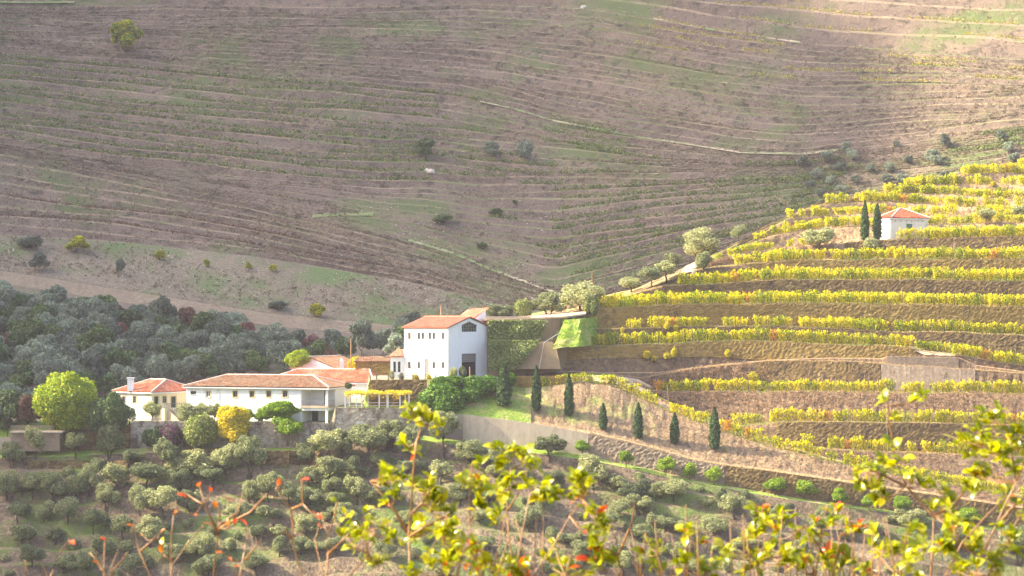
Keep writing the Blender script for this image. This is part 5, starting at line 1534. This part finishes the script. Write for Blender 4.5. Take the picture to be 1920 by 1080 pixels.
# ---- trees on the far hillside
FT = [(235,104,72,66,'far_tall','tall yellow-green tree standing alone high on the far hillside'), (797,299,42,42,'far_dark','dark evergreen bush above the white boulders on the far hill'), (920,294,36,30,'far_o','grey bush right of the dark evergreen on the far hill'), (985,304,42,42,'far_o','pale leafless-looking tree on the far hillside'),
      (57,467,52,26,'far_o','spreading almond tree at the left edge of the stony slope'), (143,473,52,32,'far_g','yellow-green almond tree on the stony slope'), (73,508,42,36,'far_o','bent almond tree just above the roadside wall'), (225,516,24,34,'far_o','thin almond tree near the roadside wall'), (300,488,26,20,'far_g','yellowish shrub on the stony slope'), (388,503,14,18,'far_g','tiny yellow sapling on the stony slope, left one'), (467,506,16,16,'far_g','tiny yellow sapling on the stony slope, middle one'), (512,510,18,16,'far_g','tiny yellow sapling on the stony slope, right one'),
      (594,598,38,30,'far_g','yellow shrub above the end of the roadside wall'), (520,582,50,20,'far_o','low shrubs above the roadside wall'), (830,421,40,20,'far_dark','green bramble clump on the bare gully slope, left one'), (930,403,26,14,'far_dark','green bramble clump on the bare gully slope, right one'), (965,383,10,9,'far_dark','single dot of a green bush on the tan bare patch'), (905,468,24,14,'far_dark','dark bush on the rubble above the gully track')]
FG = tree_kind(420, 5.5, 5.6, .9, 11, .3, 300, 'vine_green', 'bark')
for i, (px, py, w, h, t, lab) in enumerate(FT):
    b = Fh.ground(px, py); s = b.y/F
    k = {'far_tall': FG, 'far_g': FG, 'far_dark': GD[i % 3], 'far_o': OF[i % 6]}[t]
    place(k, 'hillside_tree', b, w*s, h*s, lab, 'tree')
FO = [(1505,315,26,22),(1552,307,32,23),(1587,291,22,24),(1600,303,22,21),(1575,323,26,18),(1532,340,24,24),(1555,348,20,18),(1520,358,22,20),(1633,324,20,16),(1668,325,23,20),(1605,344,18,15),(1663,346,30,18),(1693,345,23,18),(1773,335,20,15),(1747,305,30,24),(1757,311,24,20),(1773,278,26,26),(1877,268,22,23),(1890,288,24,22),(1902,305,26,18),(1680,276,14,12),(1577,366,26,18),(1703,308,18,16),(1540,372,22,18)]
for i, (px, py, w, h) in enumerate(FO):
    b = Fh.ground(px, py); s = b.y/F
    zn = 'above the left vine tips' if px < 1580 else ('above the white hut' if px < 1720 else 'above the hill top at the right')
    lab = '%s grey-green olive on the far slope %s' % ('larger' if w*h > 480 else 'smaller', zn)
    place(OF[i % 6], 'hillside_olive', b, w*s*1.1, h*s*1.1, lab, 'olive tree', lab+' group')
# pale boulders on the far hill
for (px, py, r, lab) in ((808,324,.95,'largest white boulder on the far hill'), (801,321,.65,'white boulder left of the largest'), (1095,16,.9,'pale boulder near the top of the far hill')):
    b = Fh.ground(px, py); rr = np.random.default_rng(int(px)); m = MB()
    nU, nV = 9, 6
    for j in range(nV+1):
        for q in range(nU):
            th_ = math.pi*j/nV; ph_ = 2*math.pi*q/nU; k_ = r*(1+.55*mnoise.noise(Vector((math.cos(ph_)*2+px, math.sin(ph_)*2, th_*2))))
            m.v.append(b+Vector((math.sin(th_)*math.cos(ph_)*k_*1.3, math.sin(th_)*math.sin(ph_)*k_, math.cos(th_)*k_*.8+.3)))
    for j in range(nV):
        for q in range(nU): m.f.append((j*nU+q, j*nU+(q+1) % nU, (j+1)*nU+(q+1) % nU, (j+1)*nU+q)); m.m.append(0)
    tag(m.build('boulder', M['rock']), lab, 'boulder')

# ------------------------------------------------------------------ vine rows
def vine_mesh(seed, mat, dense=1.0, w=1.5, h=1.0):
    rng = np.random.default_rng(seed)
    n = int(250*dense)
    shoots = 9
    P = []
    for s in range(shoots):
        x0 = (s-(shoots-1)/2)/shoots*w*.92+rng.normal(0, .05); hh = h*(.72+.33*rng.random()); y0 = rng.normal(0, .08)
        k = n//shoots
        t = rng.random(k)**.75
        P.append(np.stack([x0+rng.normal(0, .22, k)+t*rng.normal(0, .28), y0+rng.normal(0, .2, k), .10+t*(hh-.06)], 1))
    P = np.concatenate(P); N = np.tile([0, -.5, .8], (len(P), 1)).astype(float)
    core = MB(); core.tube([Vector((0, 0, -.15)), Vector((.04, 0, .3)), Vector((-.02, 0, .5))], [.045, .035, .03], 5); core.mat = M['bark_dark']
    v = leaf_quads(P, N, .105, rng, .85, .9)
    return leaf_mesh('vine', v, M[mat], core)
VM = {c: [vine_mesh(600+i+ord(c), {'y': 'vine_yellow', 'g': 'vine_green', 'o': 'vine_orange'}[c], d) for i, d in enumerate((1., 1.2, .75, 1.05, .55))] for c in 'ygo'}
post_me = None
def post_mesh():
    m = MB(); m.tube([Vector((0, 0, -.3)), Vector((0, 0, 1.0))], .04, 5)
    me = bpy.data.meshes.new('post'); me.from_pydata([tuple(v) for v in m.v], [], m.f); me.materials.append(M['wood_grey']); me.update(); return me
post_me = post_mesh()

rv = random.Random(77)
def vine_row(key, back, px0, px1, h, mixc, label, gap=.03, step=1.4, lowvar=.12, holes=()):
    k = V.mark[key]
    # walk along the terrace edge
    pts = []; px = px0; last = None
    while px <= px1:
        p = V.at(px, k, back)
        if last is None or (p-last).length >= step: pts.append((px, p)); last = p
        px += 1.0
    if len(pts) < 2: return
    org = pts[len(pts)//2][1].copy()
    e = empty('vine_row', org); tag(e, label, 'vine row', 'trellised vine rows on the terraces')
    for i, (px, p) in enumerate(pts):
        if any(a <= px <= b for a, b in holes): continue
        u = mnoise.noise(Vector((px*.016, back*3.1, ord(key[0])*1.7)))
        if rv.random() < gap*(1+3*max(0, u)): continue
        q = rv.random()+u*.1
        c = ('y' if mixc[0] == 'y' else 'g') if q < .70 else (('g' if mixc[0] == 'y' else 'y') if q < .95 else ('o' if rv.random() < .5 else 'y'))
        o = bpy.data.objects.new('vine', rv.choice(VM[c])); link(o, e)
        nx = pts[min(i+1, len(pts)-1)][1]-pts[max(i-1, 0)][1]
        o.location = p-org+Vector((rv.uniform(-.15, .15), rv.uniform(-.15, .15), -.05))
        o.rotation_euler = (rv.uniform(-.08, .08), rv.uniform(-.1, .1), math.atan2(nx.y, nx.x)+(math.pi if rv.random() < .5 else 0))
        hs = 1.2*h*(1+rv.uniform(-lowvar, lowvar)+.12*u)
        o.scale = (rv.uniform(.85, 1.1), rv.uniform(1.1, 1.7), hs)
        if i % 9 == 4:
            po = bpy.data.objects.new('post', post_me); link(po, e); po.location = p-org+Vector((.5, -.1, 0)); po.scale = (1, 1, h*1.05)
X1 = 1985
vine_row('C', .5, 1022, 1150, 1.5, 'gyo', 'sparse vine row at the top of the lawn bank behind the cypress tips', .2)
vine_row('C', .6, 1150, X1, 1.75, 'ygg', 'slanting vine row running down the bank above the cypresses', .10)
vine_row('D', 1.0, 1514, X1, 1.9, 'ygg', 'lowest short level vine row, in front of the coursed dark wall', .10, holes=((1522, 1545),))
vine_row('E', 1.2, 1378, X1, 1.95, 'ygg', 'level vine row just above the coursed dark wall')
vine_row('G', 1.0, 1236, X1, 1.95, 'ygg', 'long straight yellow vine row under the tan rendered wall', .02, holes=((1731, 1741),))
vine_row('J', .9, 1100, 1705, 2.1, 'ygg', 'long yellow vine row on top of the brown wall with bushes', .0)
vine_row('J', .4, 1790, X1, 1.8, 'ygg', 'yellow vine row descending right of the track bend')
vine_row('J', 2.6, 1722, X1, 1.8, 'ggy', 'greener vine row behind the track bend', .08)
vine_row('L', .8, 1183, 1636, 1.8, 'ygg', 'vine row under the tall olive-brown wall, left length', .06)
vine_row('L', 2.6, 1562, X1, 1.9, 'ygg', 'vine row under the tall olive-brown wall, right length')
vine_row('N', .8, 1128, X1, 1.9, 'ygg', 'front vine row on top of the tall olive-brown wall')
vine_row('N', 3.4, 1130, X1, 2.0, 'ygg', 'back vine row on top of the tall olive-brown wall')
vine_row('P', .8, 1262, X1, 1.9, 'ygg', 'front vine row third terrace below the hut')
vine_row('P', 3.4, 1330, X1, 2.0, 'ygg', 'back vine row third terrace below the hut')
vine_row('Q', .8, 1384, X1, 1.9, 'ygg', 'front vine row second terrace below the hut')
vine_row('Q', 3.2, 1420, X1, 1.9, 'ygg', 'back vine row second terrace below the hut', holes=((1500, 1650),))
vine_row('S', .7, 1690, X1, 2.0, 'ygg', 'yellow vine row directly in front of the white hut', .0)
vine_row('S', 3.0, 1752, X1, 2.0, 'ygg', 'second vine row right of the hut')
vine_row('S', 1.2, 1335, 1560, 1.5, 'ygg', 'thin vine row on the pink grass bank left of the hut', .2)
vine_row('S', 5.6, 1768, X1, 1.8, 'ygg', 'third vine row right of the hut behind the olive')
for key, a, nm in (('U', 1400, 'first'), ('V', 1482, 'second'), ('W', 1555, 'third'), ('X', 1662, 'fourth'), ('Y', 1690, 'fifth'), ('Z', 1800, 'sixth'), ('ZZ', 1893, 'topmost')):
    vine_row(key, .8, a, X1, 1.75, 'ygg', 'front vine row on the %s terrace above the hut' % nm, .26, 1.35, .25)
    if key not in ('ZZ',): vine_row(key, 2.9, a+22, X1, 1.75, 'ygg', 'back vine row on the %s terrace above the hut' % nm, .38, 1.35, .25)

# yellow bushes in the brown wall
for i, (px, py, w, h, lab) in enumerate(((1210,671,20,15,'yellow bush in the brown wall, leftmost'), (1228,676,18,10,'flat ochre tuft in the brown wall'), (1250,672,16,12,'small yellow bush left of the tall one in the wall'), (1262,668,18,18,'tallest yellow bush growing from the brown wall'), (1366,668,18,14,'orange-brown bush in the brown wall, rightmost'),
                                         (1252,616,18,14,'ochre bush on the low dark wall, left one'), (1268,618,14,10,'orange tuft on the low dark wall, right one'), (1168,622,12,10,'russet tuft at the low wall start'), (1860,348,14,9,'yellow round bush high on the vineyard hill'), (1410,712,26,16,'ochre bush at the top of the scrub bank'))):
    b = V.ground(px, py); s = b.y/F
    place(BY[i % 2], 'yellow_bush', b-Vector((0, .4, 0)), w*s, h*s, lab, 'bush', None, None, 'stem', 'foliage')

# ------------------------------------------------------------------ uncountable ground growth
def scatter(name, mat, label, gen, size, aspect=.5, up=.9, spread=.7):
    P = gen
    if len(P) == 0: return
    rng = np.random.default_rng(len(P))
    N = rng.normal(0, .5, (len(P), 3)); N[:, 1] -= .6; N[:, 2] += up
    me = leaf_mesh(name, leaf_quads(P, N, size, rng, aspect, spread), M[mat])
    o = link(bpy.data.objects.new(name, me)); tag(o, label, None, None, 'stuff'); return o

def clumps(centres, per, rx, rz, rng):
    n = len(centres)
    d = rng.normal(0, 1, (n*per, 3)); d /= np.linalg.norm(d, axis=1)[:, None]; d[:, 2] = np.abs(d[:, 2])
    sc = np.repeat(rng.uniform(.45, 1.35, n), per)
    return np.repeat(centres, per, 0)+d*np.stack([sc*rx, sc*rx, sc*rz], 1)*(.7+.35*rng.random(n*per))[:, None]

def on_face(L, k0, k1, px, t):
    a = np.stack([(px-CX)/F*np.interp(px, L.cols, L.Y[k0]), np.interp(px, L.cols, L.Y[k0]), CZ-(np.interp(px, L.cols, L.PY[k0])-HY)/F*np.interp(px, L.cols, L.Y[k0])], 1)
    b = np.stack([(px-CX)/F*np.interp(px, L.cols, L.Y[k1]), np.interp(px, L.cols, L.Y[k1]), CZ-(np.interp(px, L.cols, L.PY[k1])-HY)/F*np.interp(px, L.cols, L.Y[k1])], 1)
    return a+(b-a)*t[:, None]
rng = np.random.default_rng(44)
def face_rows(L, key):
    k = L.mark[key]; k0 = k
    while L.tag[k0] == L.tag[k]: k0 -= 1
    return k0, k
# pinkish dry scrub on the banks
C = []
for key, a, b, n in (('G', 1190, 2000, 950), ('H', 1215, 1450, 330), ('D', 1520, 2000, 260), ('C', 1300, 2000, 60), ('U', 1400, 2000, 120), ('V', 1480, 2000, 120), ('S', 1320, 1580, 160)):
    k0, k1 = face_rows(V, key); px = rng.uniform(a, b, n); t = rng.random(n)
    C.append(on_face(V, k0, k1, px, t))
C = np.concatenate(C)
scatter('dry_scrub', 'scrub_pink', 'pinkish dry scrub tufts on the steep vineyard banks', clumps(C, 34, .62, .62, rng), .13, .4)
# straw along terrace lips and on the cypress bank
C = []
for key, a in (('B',1105),('C',1050),('D',1500),('E',1400),('G',1230),('H',1220),('J',1045),('L',1090),('N',1103),('P',1200),('Q',1300),('S',1330),('U',1400),('V',1470),('W',1500),('X',1600),('Y',1660),('Z',1700),('ZZ',1790)):
    k = V.mark[key]; n = int((2000-a)*1.6); px = rng.uniform(a, 2000, n); 
    P = on_face(V, k, k+1 if k+1 < len(V.PY) else k, px, rng.random(n)*.22)
    C.append(P)
C = np.concatenate(C)
scatter('dry_grass', 'straw', 'pale straw grass along the terrace edges', clumps(C, 5, .22, .32, rng), .12, .3)
k0, k1 = face_rows(V, 'C'); n = 5200; px = rng.uniform(1000, 2000, n)
scatter('dry_grass', 'scrub_pink', 'dry grass tufts covering the cypress bank', clumps(on_face(V, k0, k1, px, rng.random(n)), 4, .25, .22, rng), .12, .3)
n = 1500; px = rng.uniform(1060, 1990, n)
C = np.concatenate([on_face(V, V.mark[q], V.mark[q]+1, px, .15+.6*rng.random(n)) for q in ('C', 'E', 'G', 'J', 'L')])
scatter('green_grass', 'grass_blade', 'fresh green grass under the vine rows', clumps(C, 4, .2, .16, rng), .1, .3)
Cq = np.array([p+(RAMP[(i*7+3) % len(RAMP)]-p)*.12 for i, p in enumerate(RAMP)])
scatter('green_grass', 'grass_blade', 'bright green grass on the ramp beside the embankment', clumps(np.concatenate([Cq, Cq+rng.normal(0, .5, Cq.shape)*np.array([1, .4, .3]), Cq+rng.normal(0, .6, Cq.shape)*np.array([1, .4, .3])]), 14, .5, .25, rng), .12, .3)
# lower slope: grass patches and dry tufts
n = 9000; px = rng.uniform(-200, 2000, n); py = rng.uniform(845, 1100, n)
C = []
for a, b in zip(px, py):
    if b > np.interp(a, colsA, pyP)+4: C.append((a, b, mnoise.noise(Vector((a*.011, b*.02, 3.)))))
Cg = np.array([A.ground(a, b) for a, b, u in C if u > .16]); Cd = np.array([A.ground(a, b) for a, b, u in C if u <= .05])
scatter('green_grass', 'grass_blade', 'patches of green grass between the olive trees', clumps(Cg, 5, .4, .18, rng), .12, .3)
scatter('dry_scrub', 'scrub', 'low brown scrub between the olive trees', clumps(Cd, 6, .38, .3, rng), .12, .4)
# far hillside: scrub, straw lips, vine strips
keys = [q for q in Fh.mark if q != 'F0']
Cs, Cl, Cv, Cy, Cr = [], [], [], [], []
for key in keys:
    j, i = map(int, key[1:].split('_')); k = Fh.mark[key]
    n = 680; px = rng.uniform(-120, 2040, n)
    nz = np.array([mnoise.noise(Vector((p*.006, i*.7+j*5, 2.))) for p in px])
    sel = nz > (-.5 if j == 1 else (.1 if j == 2 else -.15))
    Cs.append(on_face(Fh, max(0, k-4), k, px[sel], rng.random(sel.sum())))
    if j >= 1:
        n = 1500; px = rng.uniform(-120, 2040, n)
        nz = np.array([mnoise.noise(Vector((p*.009, i*1.3+j*7, 9.))) for p in px])
        Cl.append(on_face(Fh, k, min(k+1, len(Fh.PY)-1), px[nz > .12], .12*rng.random((nz > .12).sum())))
    if j in (2, 3) or (j == 4 and i > 11) or j == 5:
        n = 1500; px = rng.uniform(-120, 2040, n)
        nz = np.array([mnoise.noise(Vector((p*.005, i*1.1+j*3, 5.))) for p in px])
        pyv = np.interp(px, Fh.cols, Fh.PY[k])
        P = on_face(Fh, k, min(k+1, len(Fh.PY)-1), px, .25+.15*rng.random(n))
        if j == 3: lim = np.interp(px, [-100, 500, 760, 950, 1300, 2000], [-.6, -.45, -.25, .05, .3, .3])
        elif j == 2: lim = np.interp(px, [500, 1000, 1080, 1560, 1620], [.9, .4, -.4, -.4, .9])
        else: lim = np.interp(px, [1150, 1280, 1500, 1700, 2000], [.9, -.2, -.2, -.05, -.05])+np.where(pyv > 90, .25, 0)
        s_ = nz > lim
        (Cy if j >= 4 else Cv).append(P[s_])
    if j == 1 and i in (2, 4):
        n = 900; px = rng.uniform(-100, 700, n); Cr.append(on_face(Fh, k, k+1, px, .3+.2*rng.random(n)))
scatter('hillside_scrub', 'scrub', 'dark scrub dotted over the far terraces', clumps(np.concatenate(Cs), 7, .6, .6, rng), .22, .5)
scatter('dry_grass', 'straw_far', 'thin straw grass on the lips of the far terraces', clumps(np.concatenate(Cl)[::2], 3, .4, .3, rng), .16, .3)
scatter('far_vine_strips', 'far_vine', 'dull green vine strips along the far terraces', clumps(np.concatenate(Cv), 6, .5, 1.35, rng), .27, .6)
scatter('far_vine_strips', 'far_vine_yellow', 'yellowing vine strips at the top of the far hillside', clumps(np.concatenate(Cy), 5, .45, 1.0, rng), .22, .6)
scatter('far_vine_strips', 'red_leaf', 'dull red vine strips on the scrubby spur', clumps(np.concatenate(Cr), 5, .45, .8, rng), .2, .6)
# stones on the bare slopes
n = 2600; px = rng.uniform(-100, 1060, n); py = rng.uniform(370, 610, n); C = []
for a, b in zip(px, py):
    lo = np.interp(a, Fh.cols, Fh.PY[Fh.mark['F0']]); u = mnoise.noise(Vector((a*.012, b*.02, 7.)))
    if b < lo-3 and ((b > np.interp(a, colsF, G[1]) and u > -.1) or (a > 600 and b > 350 and u > .1)): C.append(Fh.ground(a, b))
scatter('stones', 'rock', 'pale loose stones strewn over the bare slopes', np.array(C), .26, .8, .6, .4)

# ------------------------------------------------------------------ shrubs close to the camera
def near_leaf_mesh(name, mat, fold=.35, wide=.30):
    m = MB(); prof = [(-.5, .03), (-.36, .62), (-.12, 1.), (.15, .92), (.36, .5), (.5, .02)]
    for (t, w) in prof:
        z = -.12*(t*2)**2
        m.v += [Vector((t, -w*wide, z+fold*w*wide)), Vector((t, 0, z)), Vector((t, w*wide, z+fold*w*wide))]
    for i in range(len(prof)-1):
        for j in range(2): m.f.append((i*3+j, (i+1)*3+j, (i+1)*3+j+1, i*3+j+1))
    me = bpy.data.meshes.new(name); me.from_pydata([tuple(v) for v in m.v], [], m.f); me.materials.append(M[mat])
    me.polygons.foreach_set('use_smooth', np.ones(len(me.polygons), dtype=bool)); me.update(); return me
NL = [near_leaf_mesh('leaf', 'near_leaf', f, w) for f, w in ((.35, .30), (.15, .34), (.6, .27))]
NR = [near_leaf_mesh('leaf', 'near_red', f, w) for f, w in ((.4, .26), (.8, .22))]
rs = random.Random(21)
def shrub(label, Y, stems, clusters, red=0.0, thick=5.0, lsize=22, extra=0):
    thick *= .68
    base = W(stems[0][0][0], 1080, Y); base.z = 10.35
    e = empty('foreground_shrub', base); tag(e, label, 'shrub', 'shrubs close to the camera')
    sm = MB(); sc = Y/F
    for k, st in enumerate(stems):
        pts = [W(px, py, Y+rs.uniform(-.06, .06)) for px, py in st]
        if st[0][1] >= 1060: pts = [Vector((pts[0].x+rs.uniform(-.05, .05), pts[0].y, 10.3))]+pts
        # slight kinks between the surveyed points
        q = [pts[0]]
        for a, b in zip(pts, pts[1:]):
            n = max(1, int((b-a).length/.05))
            for i in range(1, n+1): q.append(a+(b-a)*i/n+(Vector((rs.uniform(-1, 1), rs.uniform(-1, 1), rs.uniform(-.4, .4)))*.0035 if i < n else Vector()))
        t0 = thick*sc*(1. if k == 0 else .75); n = len(q)
        sm.tube([p-base for p in q], [t0*(1-.62*i/(n-1))*(1+.18*rs.random()) for i in range(n)], 6)
    # fine upright twigs among the main stems
    xs = [px for st in stems for px, _ in st]
    for q in range(extra):
        x = rs.uniform(min(xs)-25, max(xs)+25); top = rs.uniform(940, 1050); y_ = Y+rs.uniform(-.15, .25); lean = rs.uniform(-26, 26)
        tw = [W(x, 1120, y_), W(x+lean*.3, (1120+top)/2, y_), W(x+lean, top, y_)]
        sm.tube([p-base for p in tw], [1.5*sc, 1.2*sc, .7*sc], 5)
    # twigs from the nearest stem point to each cluster, carrying the leaves
    allp = [W(px, py, Y) for st in stems for px, py in st]
    leaves = []
    for (px, py, r, n) in clusters:
        c = W(px, py, Y+rs.uniform(-.12, .12))
        nr = min(allp, key=lambda p: (p-c).length+(.02 if p.z > c.z else 0))
        n = max(2, int(n*2.5)) if n > 1 else 1
        nt = max(1, n//6)
        for t in range(nt):
            tip = c+Vector((rs.gauss(0, r*.55), rs.gauss(0, r*.5), rs.gauss(0, r*.5)))*sc
            mid = (nr+tip)/2+Vector((0, 0, -.01))
            tw = [nr, mid, tip]
            sm.tube([p-base for p in tw], [1.3*sc, 1.0*sc, .6*sc], 5)
            for i in range(n//nt):
                f = .45+.6*rs.random()
                p = mid+(tip-mid)*f if f <= 1 else tip
                leaves.append((p, (tip-mid).normalized()))
    sm.build('stem', M['near_stem'], e, True)
    for (p, d) in leaves:
        o = bpy.data.objects.new('leaf', rs.choice(NR if rs.random() < red else NL)); link(o, e)
        L = lsize*sc*rs.uniform(.65, 1.25)
        ax = (d*.5+Vector((rs.gauss(0, .8), rs.gauss(0, .7), rs.gauss(.1, .55)))).normalized()
        up = (Vector((rs.gauss(0, .5), rs.gauss(-.35, .5), 1.))).normalized()
        y = up.cross(ax)
        if y.length < 1e-3: y = Vector((0, 1, 0))
        y.normalize(); z = ax.cross(y)
        R = Matrix((ax, y, z)).transposed().to_4x4()
        o.matrix_local = Matrix.Translation(p-base+ax*L*.5) @ R @ Matrix.Scale(L, 4)
def twig(label, stems, buds, Y=5.0, lsize=17, thick=5.0):
    shrub(label, Y, stems, [(px, py, 3, 1) for px, py in buds], .9, thick, lsize)

shrub('tallest leafy sprig in front of the pergola and concrete wall', 5.2, [[(768,1080),(766,1000),(772,940),(775,880),(780,830),(792,795)], [(768,1005),(735,948),(694,902)], [(770,1005),(800,985),(838,968)], [(774,962),(790,945),(802,928)]],
      [(770,775,22,16),(822,790,18,8),(742,888,24,10),(725,905,20,8),(738,938,22,8),(795,905,26,18),(815,935,24,12),(840,958,20,10),(768,840,14,6),(790,990,34,14),(835,1010,36,18)], .012, 6)
shrub('low leafy sprig left of the tallest sprig', 5.0, [[(655,1080),(690,1040),(702,1000)], [(690,1040),(680,985)]], [(660,990,28,10),(690,985,26,10),(720,1000,24,8),(640,1000,18,5),(705,1050,34,10)], .012, 5)
shrub('leafy sprig beside the tallest one, below the bend of the path', 5.3, [[(893,1080),(880,980),(881,905),(886,870)]], [(886,885,24,14),(862,908,18,6),(920,912,22,12),(905,945,18,5)], .012, 4.5)
shrub('upright sprig with a dense leafy top in front of the concrete wall end', 5.2, [[(962,1080),(953,1000),(950,930),(958,880),(962,852)], [(950,960),(985,905)]], [(962,838,24,16),(945,862,16,6),(985,850,22,10),(955,905,26,14),(1000,870,18,6),(985,910,18,6),(935,975,18,6)], .012, 4.5)
shrub('arching sprig with red leaves at its foot', 5.0, [[(985,1080),(970,1050),(982,985),(993,930),(1002,915)], [(1000,1078),(1040,1020),(1068,968),(1092,935)]], [(1040,905,32,20),(1075,890,26,12),(1100,915,24,12),(1118,955,20,10),(1136,985,16,8),(1020,920,20,8),(1110,1005,20,6)], .012, 5)
shrub('red-leaved low sprig at the bottom middle', 5.1, [[(905,1080),(895,1045),(892,1020)], [(1010,1080),(1000,1060)]], [(893,1030,12,8),(905,1055,18,10),(1000,1065,24,8),(960,1068,26,12)], .35, 4, 24)
shrub('dense low leaves along the bottom edge below the olive slope', 5.0, [[(850,1080),(845,1040),(830,1010)], [(930,1080),(925,1050)], [(1060,1080),(1070,1040)]], [(830,1005,34,20),(860,1045,40,20),(925,1060,36,18),(1060,1050,34,14),(1090,1060,30,10),(780,1060,30,10)], .012, 4.5, 22, 10)
shrub('bare-stemmed sprig right of the arching one', 5.3, [[(1166,1080),(1156,1010),(1140,985),(1118,950)], [(1160,1040),(1185,980),(1190,940)]], [(1112,1022,18,8),(1125,1050,20,8),(1140,1000,14,4)], .1, 4.5, 30)
shrub('branching bush stem rising over the vine rows at the right', 5.2, [[(1745,1080),(1751,968),(1702,915),(1686,880),(1674,840),(1666,790),(1664,760)], [(1750,968),(1790,945),(1832,900)], [(1698,912),(1650,888),(1630,880)]],
      [(1662,755,18,6),(1722,752,18,8),(1640,882,26,14),(1675,865,24,10),(1620,908,22,10),(1650,930,24,10),(1722,895,22,8),(1770,920,30,14),(1815,900,26,12),(1780,960,30,12)], .012, 6)
shrub('tall leafy bush at the right edge', 5.0, [[(1828,1080),(1868,985),(1905,905),(1896,840),(1888,800)], [(1870,985),(1900,950),(1925,930)]], [(1825,812,32,20),(1860,778,22,10),(1905,808,24,14),(1800,842,30,14),(1868,858,30,14),(1830,870,30,14),(1895,930,30,12),(1905,870,24,8)], .012, 6)
shrub('second leafy bush at the right edge, lower', 4.8, [[(1772,1080),(1802,1020),(1880,938)], [(1850,1080),(1890,1010),(1915,960)]], [(1760,1005,38,18),(1830,1022,36,18),(1900,1000,30,12),(1870,1060,36,16),(1800,1065,34,14),(1790,980,28,10)], .012, 5)
shrub('leafy bush left of the branching stem', 5.0, [[(1690,1080),(1695,1040),(1700,1000)], [(1650,1080),(1640,1030)]], [(1700,1040,36,18),(1650,1030,34,16),(1720,1000,28,10),(1670,1065,34,14),(1610,1060,30,12)], .012, 4.5, 22, 6)
shrub('yellow-green bush below the middle citrus trees', 5.1, [[(1420,1080),(1424,1000),(1430,955)], [(1422,1040),(1460,990)], [(1421,1050),(1390,1000)]], [(1430,958,22,12),(1398,1000,28,12),(1462,985,26,12),(1412,1050,36,18),(1460,1045,32,14),(1370,1040,26,8)], .05, 4.5, 22, 8)
shrub('reddish-stemmed bush right of the yellow-green bush', 5.2, [[(1530,1080),(1540,990),(1551,945)], [(1560,1080),(1576,1000),(1590,940)], [(1545,1040),(1510,985)]], [(1553,962,26,10),(1500,995,30,14),(1598,990,28,12),(1540,1048,36,16),(1590,1050,32,14),(1490,1050,32,12)], .08, 4.5, 22, 16)
shrub('small sprig below the fourth citrus tree', 5.0, [[(1312,1080),(1306,1040),(1294,1008)]], [(1298,1005,20,10),(1332,1045,32,12),(1270,1055,24,6),(1320,1070,28,8)], .06, 4, 22, 6)
shrub('sparse reddish sprig between the arching sprig and the yellow-green bush', 5.2, [[(1205,1080),(1210,1035),(1218,1005)], [(1240,1080),(1236,1040),(1250,1000)]], [(1215,1030,24,6),(1245,1020,24,6),(1225,1062,30,8)], .12, 3.6, 22, 7)
twig('bare twig with one red bud near the left, over the dark olives', [[(282,1080),(262,1035),(252,1000),(250,985)], [(262,1035),(290,1010),(300,1000)]], [(250,984),(266,1000),(300,998)])
twig('branched bare twig with several red leaves at the lower left', [[(400,1080),(410,990),(412,955)], [(410,985),(445,962),(456,925)], [(410,1002),(385,950),(374,912)], [(380,945),(350,926)], [(412,990),(470,960),(502,925)]], [(374,908),(348,926),(392,920),(398,938),(355,960),(412,930),(432,982),(440,978)])
twig('forked bare twig at the lower left with a dark red bud', [[(566,1080),(548,1015),(546,955),(526,925),(522,908)], [(546,955),(568,945),(566,900)], [(546,1010),(530,990)]], [(522,908),(603,968),(565,896)])
twig('bare twig with orange tips between the two sprigs', [[(612,1080),(615,1000),(632,942)], [(614,1040),(655,1000)], [(605,1080),(590,1010)]], [(632,940),(603,962),(600,985)])
twig('thin straight twig with pale tip at the lower left', [[(320,1080),(322,1000),(326,965)], [(322,1060),(380,985)], [(321,1050),(305,1040)]], [(304,1012),(306,1035),(380,978),(326,960)])
twig('short orange twig left of the others', [[(200,1080),(182,1050),(168,1036)], [(195,1068),(196,1018)], [(205,1075),(222,1030)], [(210,1070),(240,1035)]], [(196,1014),(183,1056)])
twig('tiny bare twig in the bottom left corner', [[(95,1080),(110,1040),(130,1012)], [(90,1080),(80,1060)], [(50,1080),(47,1050)]], [(130,1010)])
twig('red tipped twig at the foot of the arching sprig', [[(450,1080),(460,1020),(462,990)], [(460,1050),(490,1010)]], [(415,1038),(424,1040),(440,1060),(462,985)])

# ------------------------------------------------------------------ haze in the valley
m = MB(); m.box((-1250, -90, -62), (2000, 0, 0), (0, 1500, 0), (0, 0, 680))
hz = m.build('haze', [])
tag(hz, 'thin pale autumn haze in the valley air', None, None, 'stuff')
hm = bpy.data.materials.new('haze'); hm.use_nodes = True
nt = hm.node_tree; nt.nodes.remove(nt.nodes['Principled BSDF'])
pv = nt.nodes.new('ShaderNodeVolumePrincipled'); pv.inputs['Density'].default_value = 0.00011
pv.inputs['Color'].default_value = (.84, .80, .91, 1); pv.inputs['Anisotropy'].default_value = 0.0
nt.links.new(pv.outputs[0], nt.nodes['Material Output'].inputs['Volume'])
hz.data.materials.append(hm)
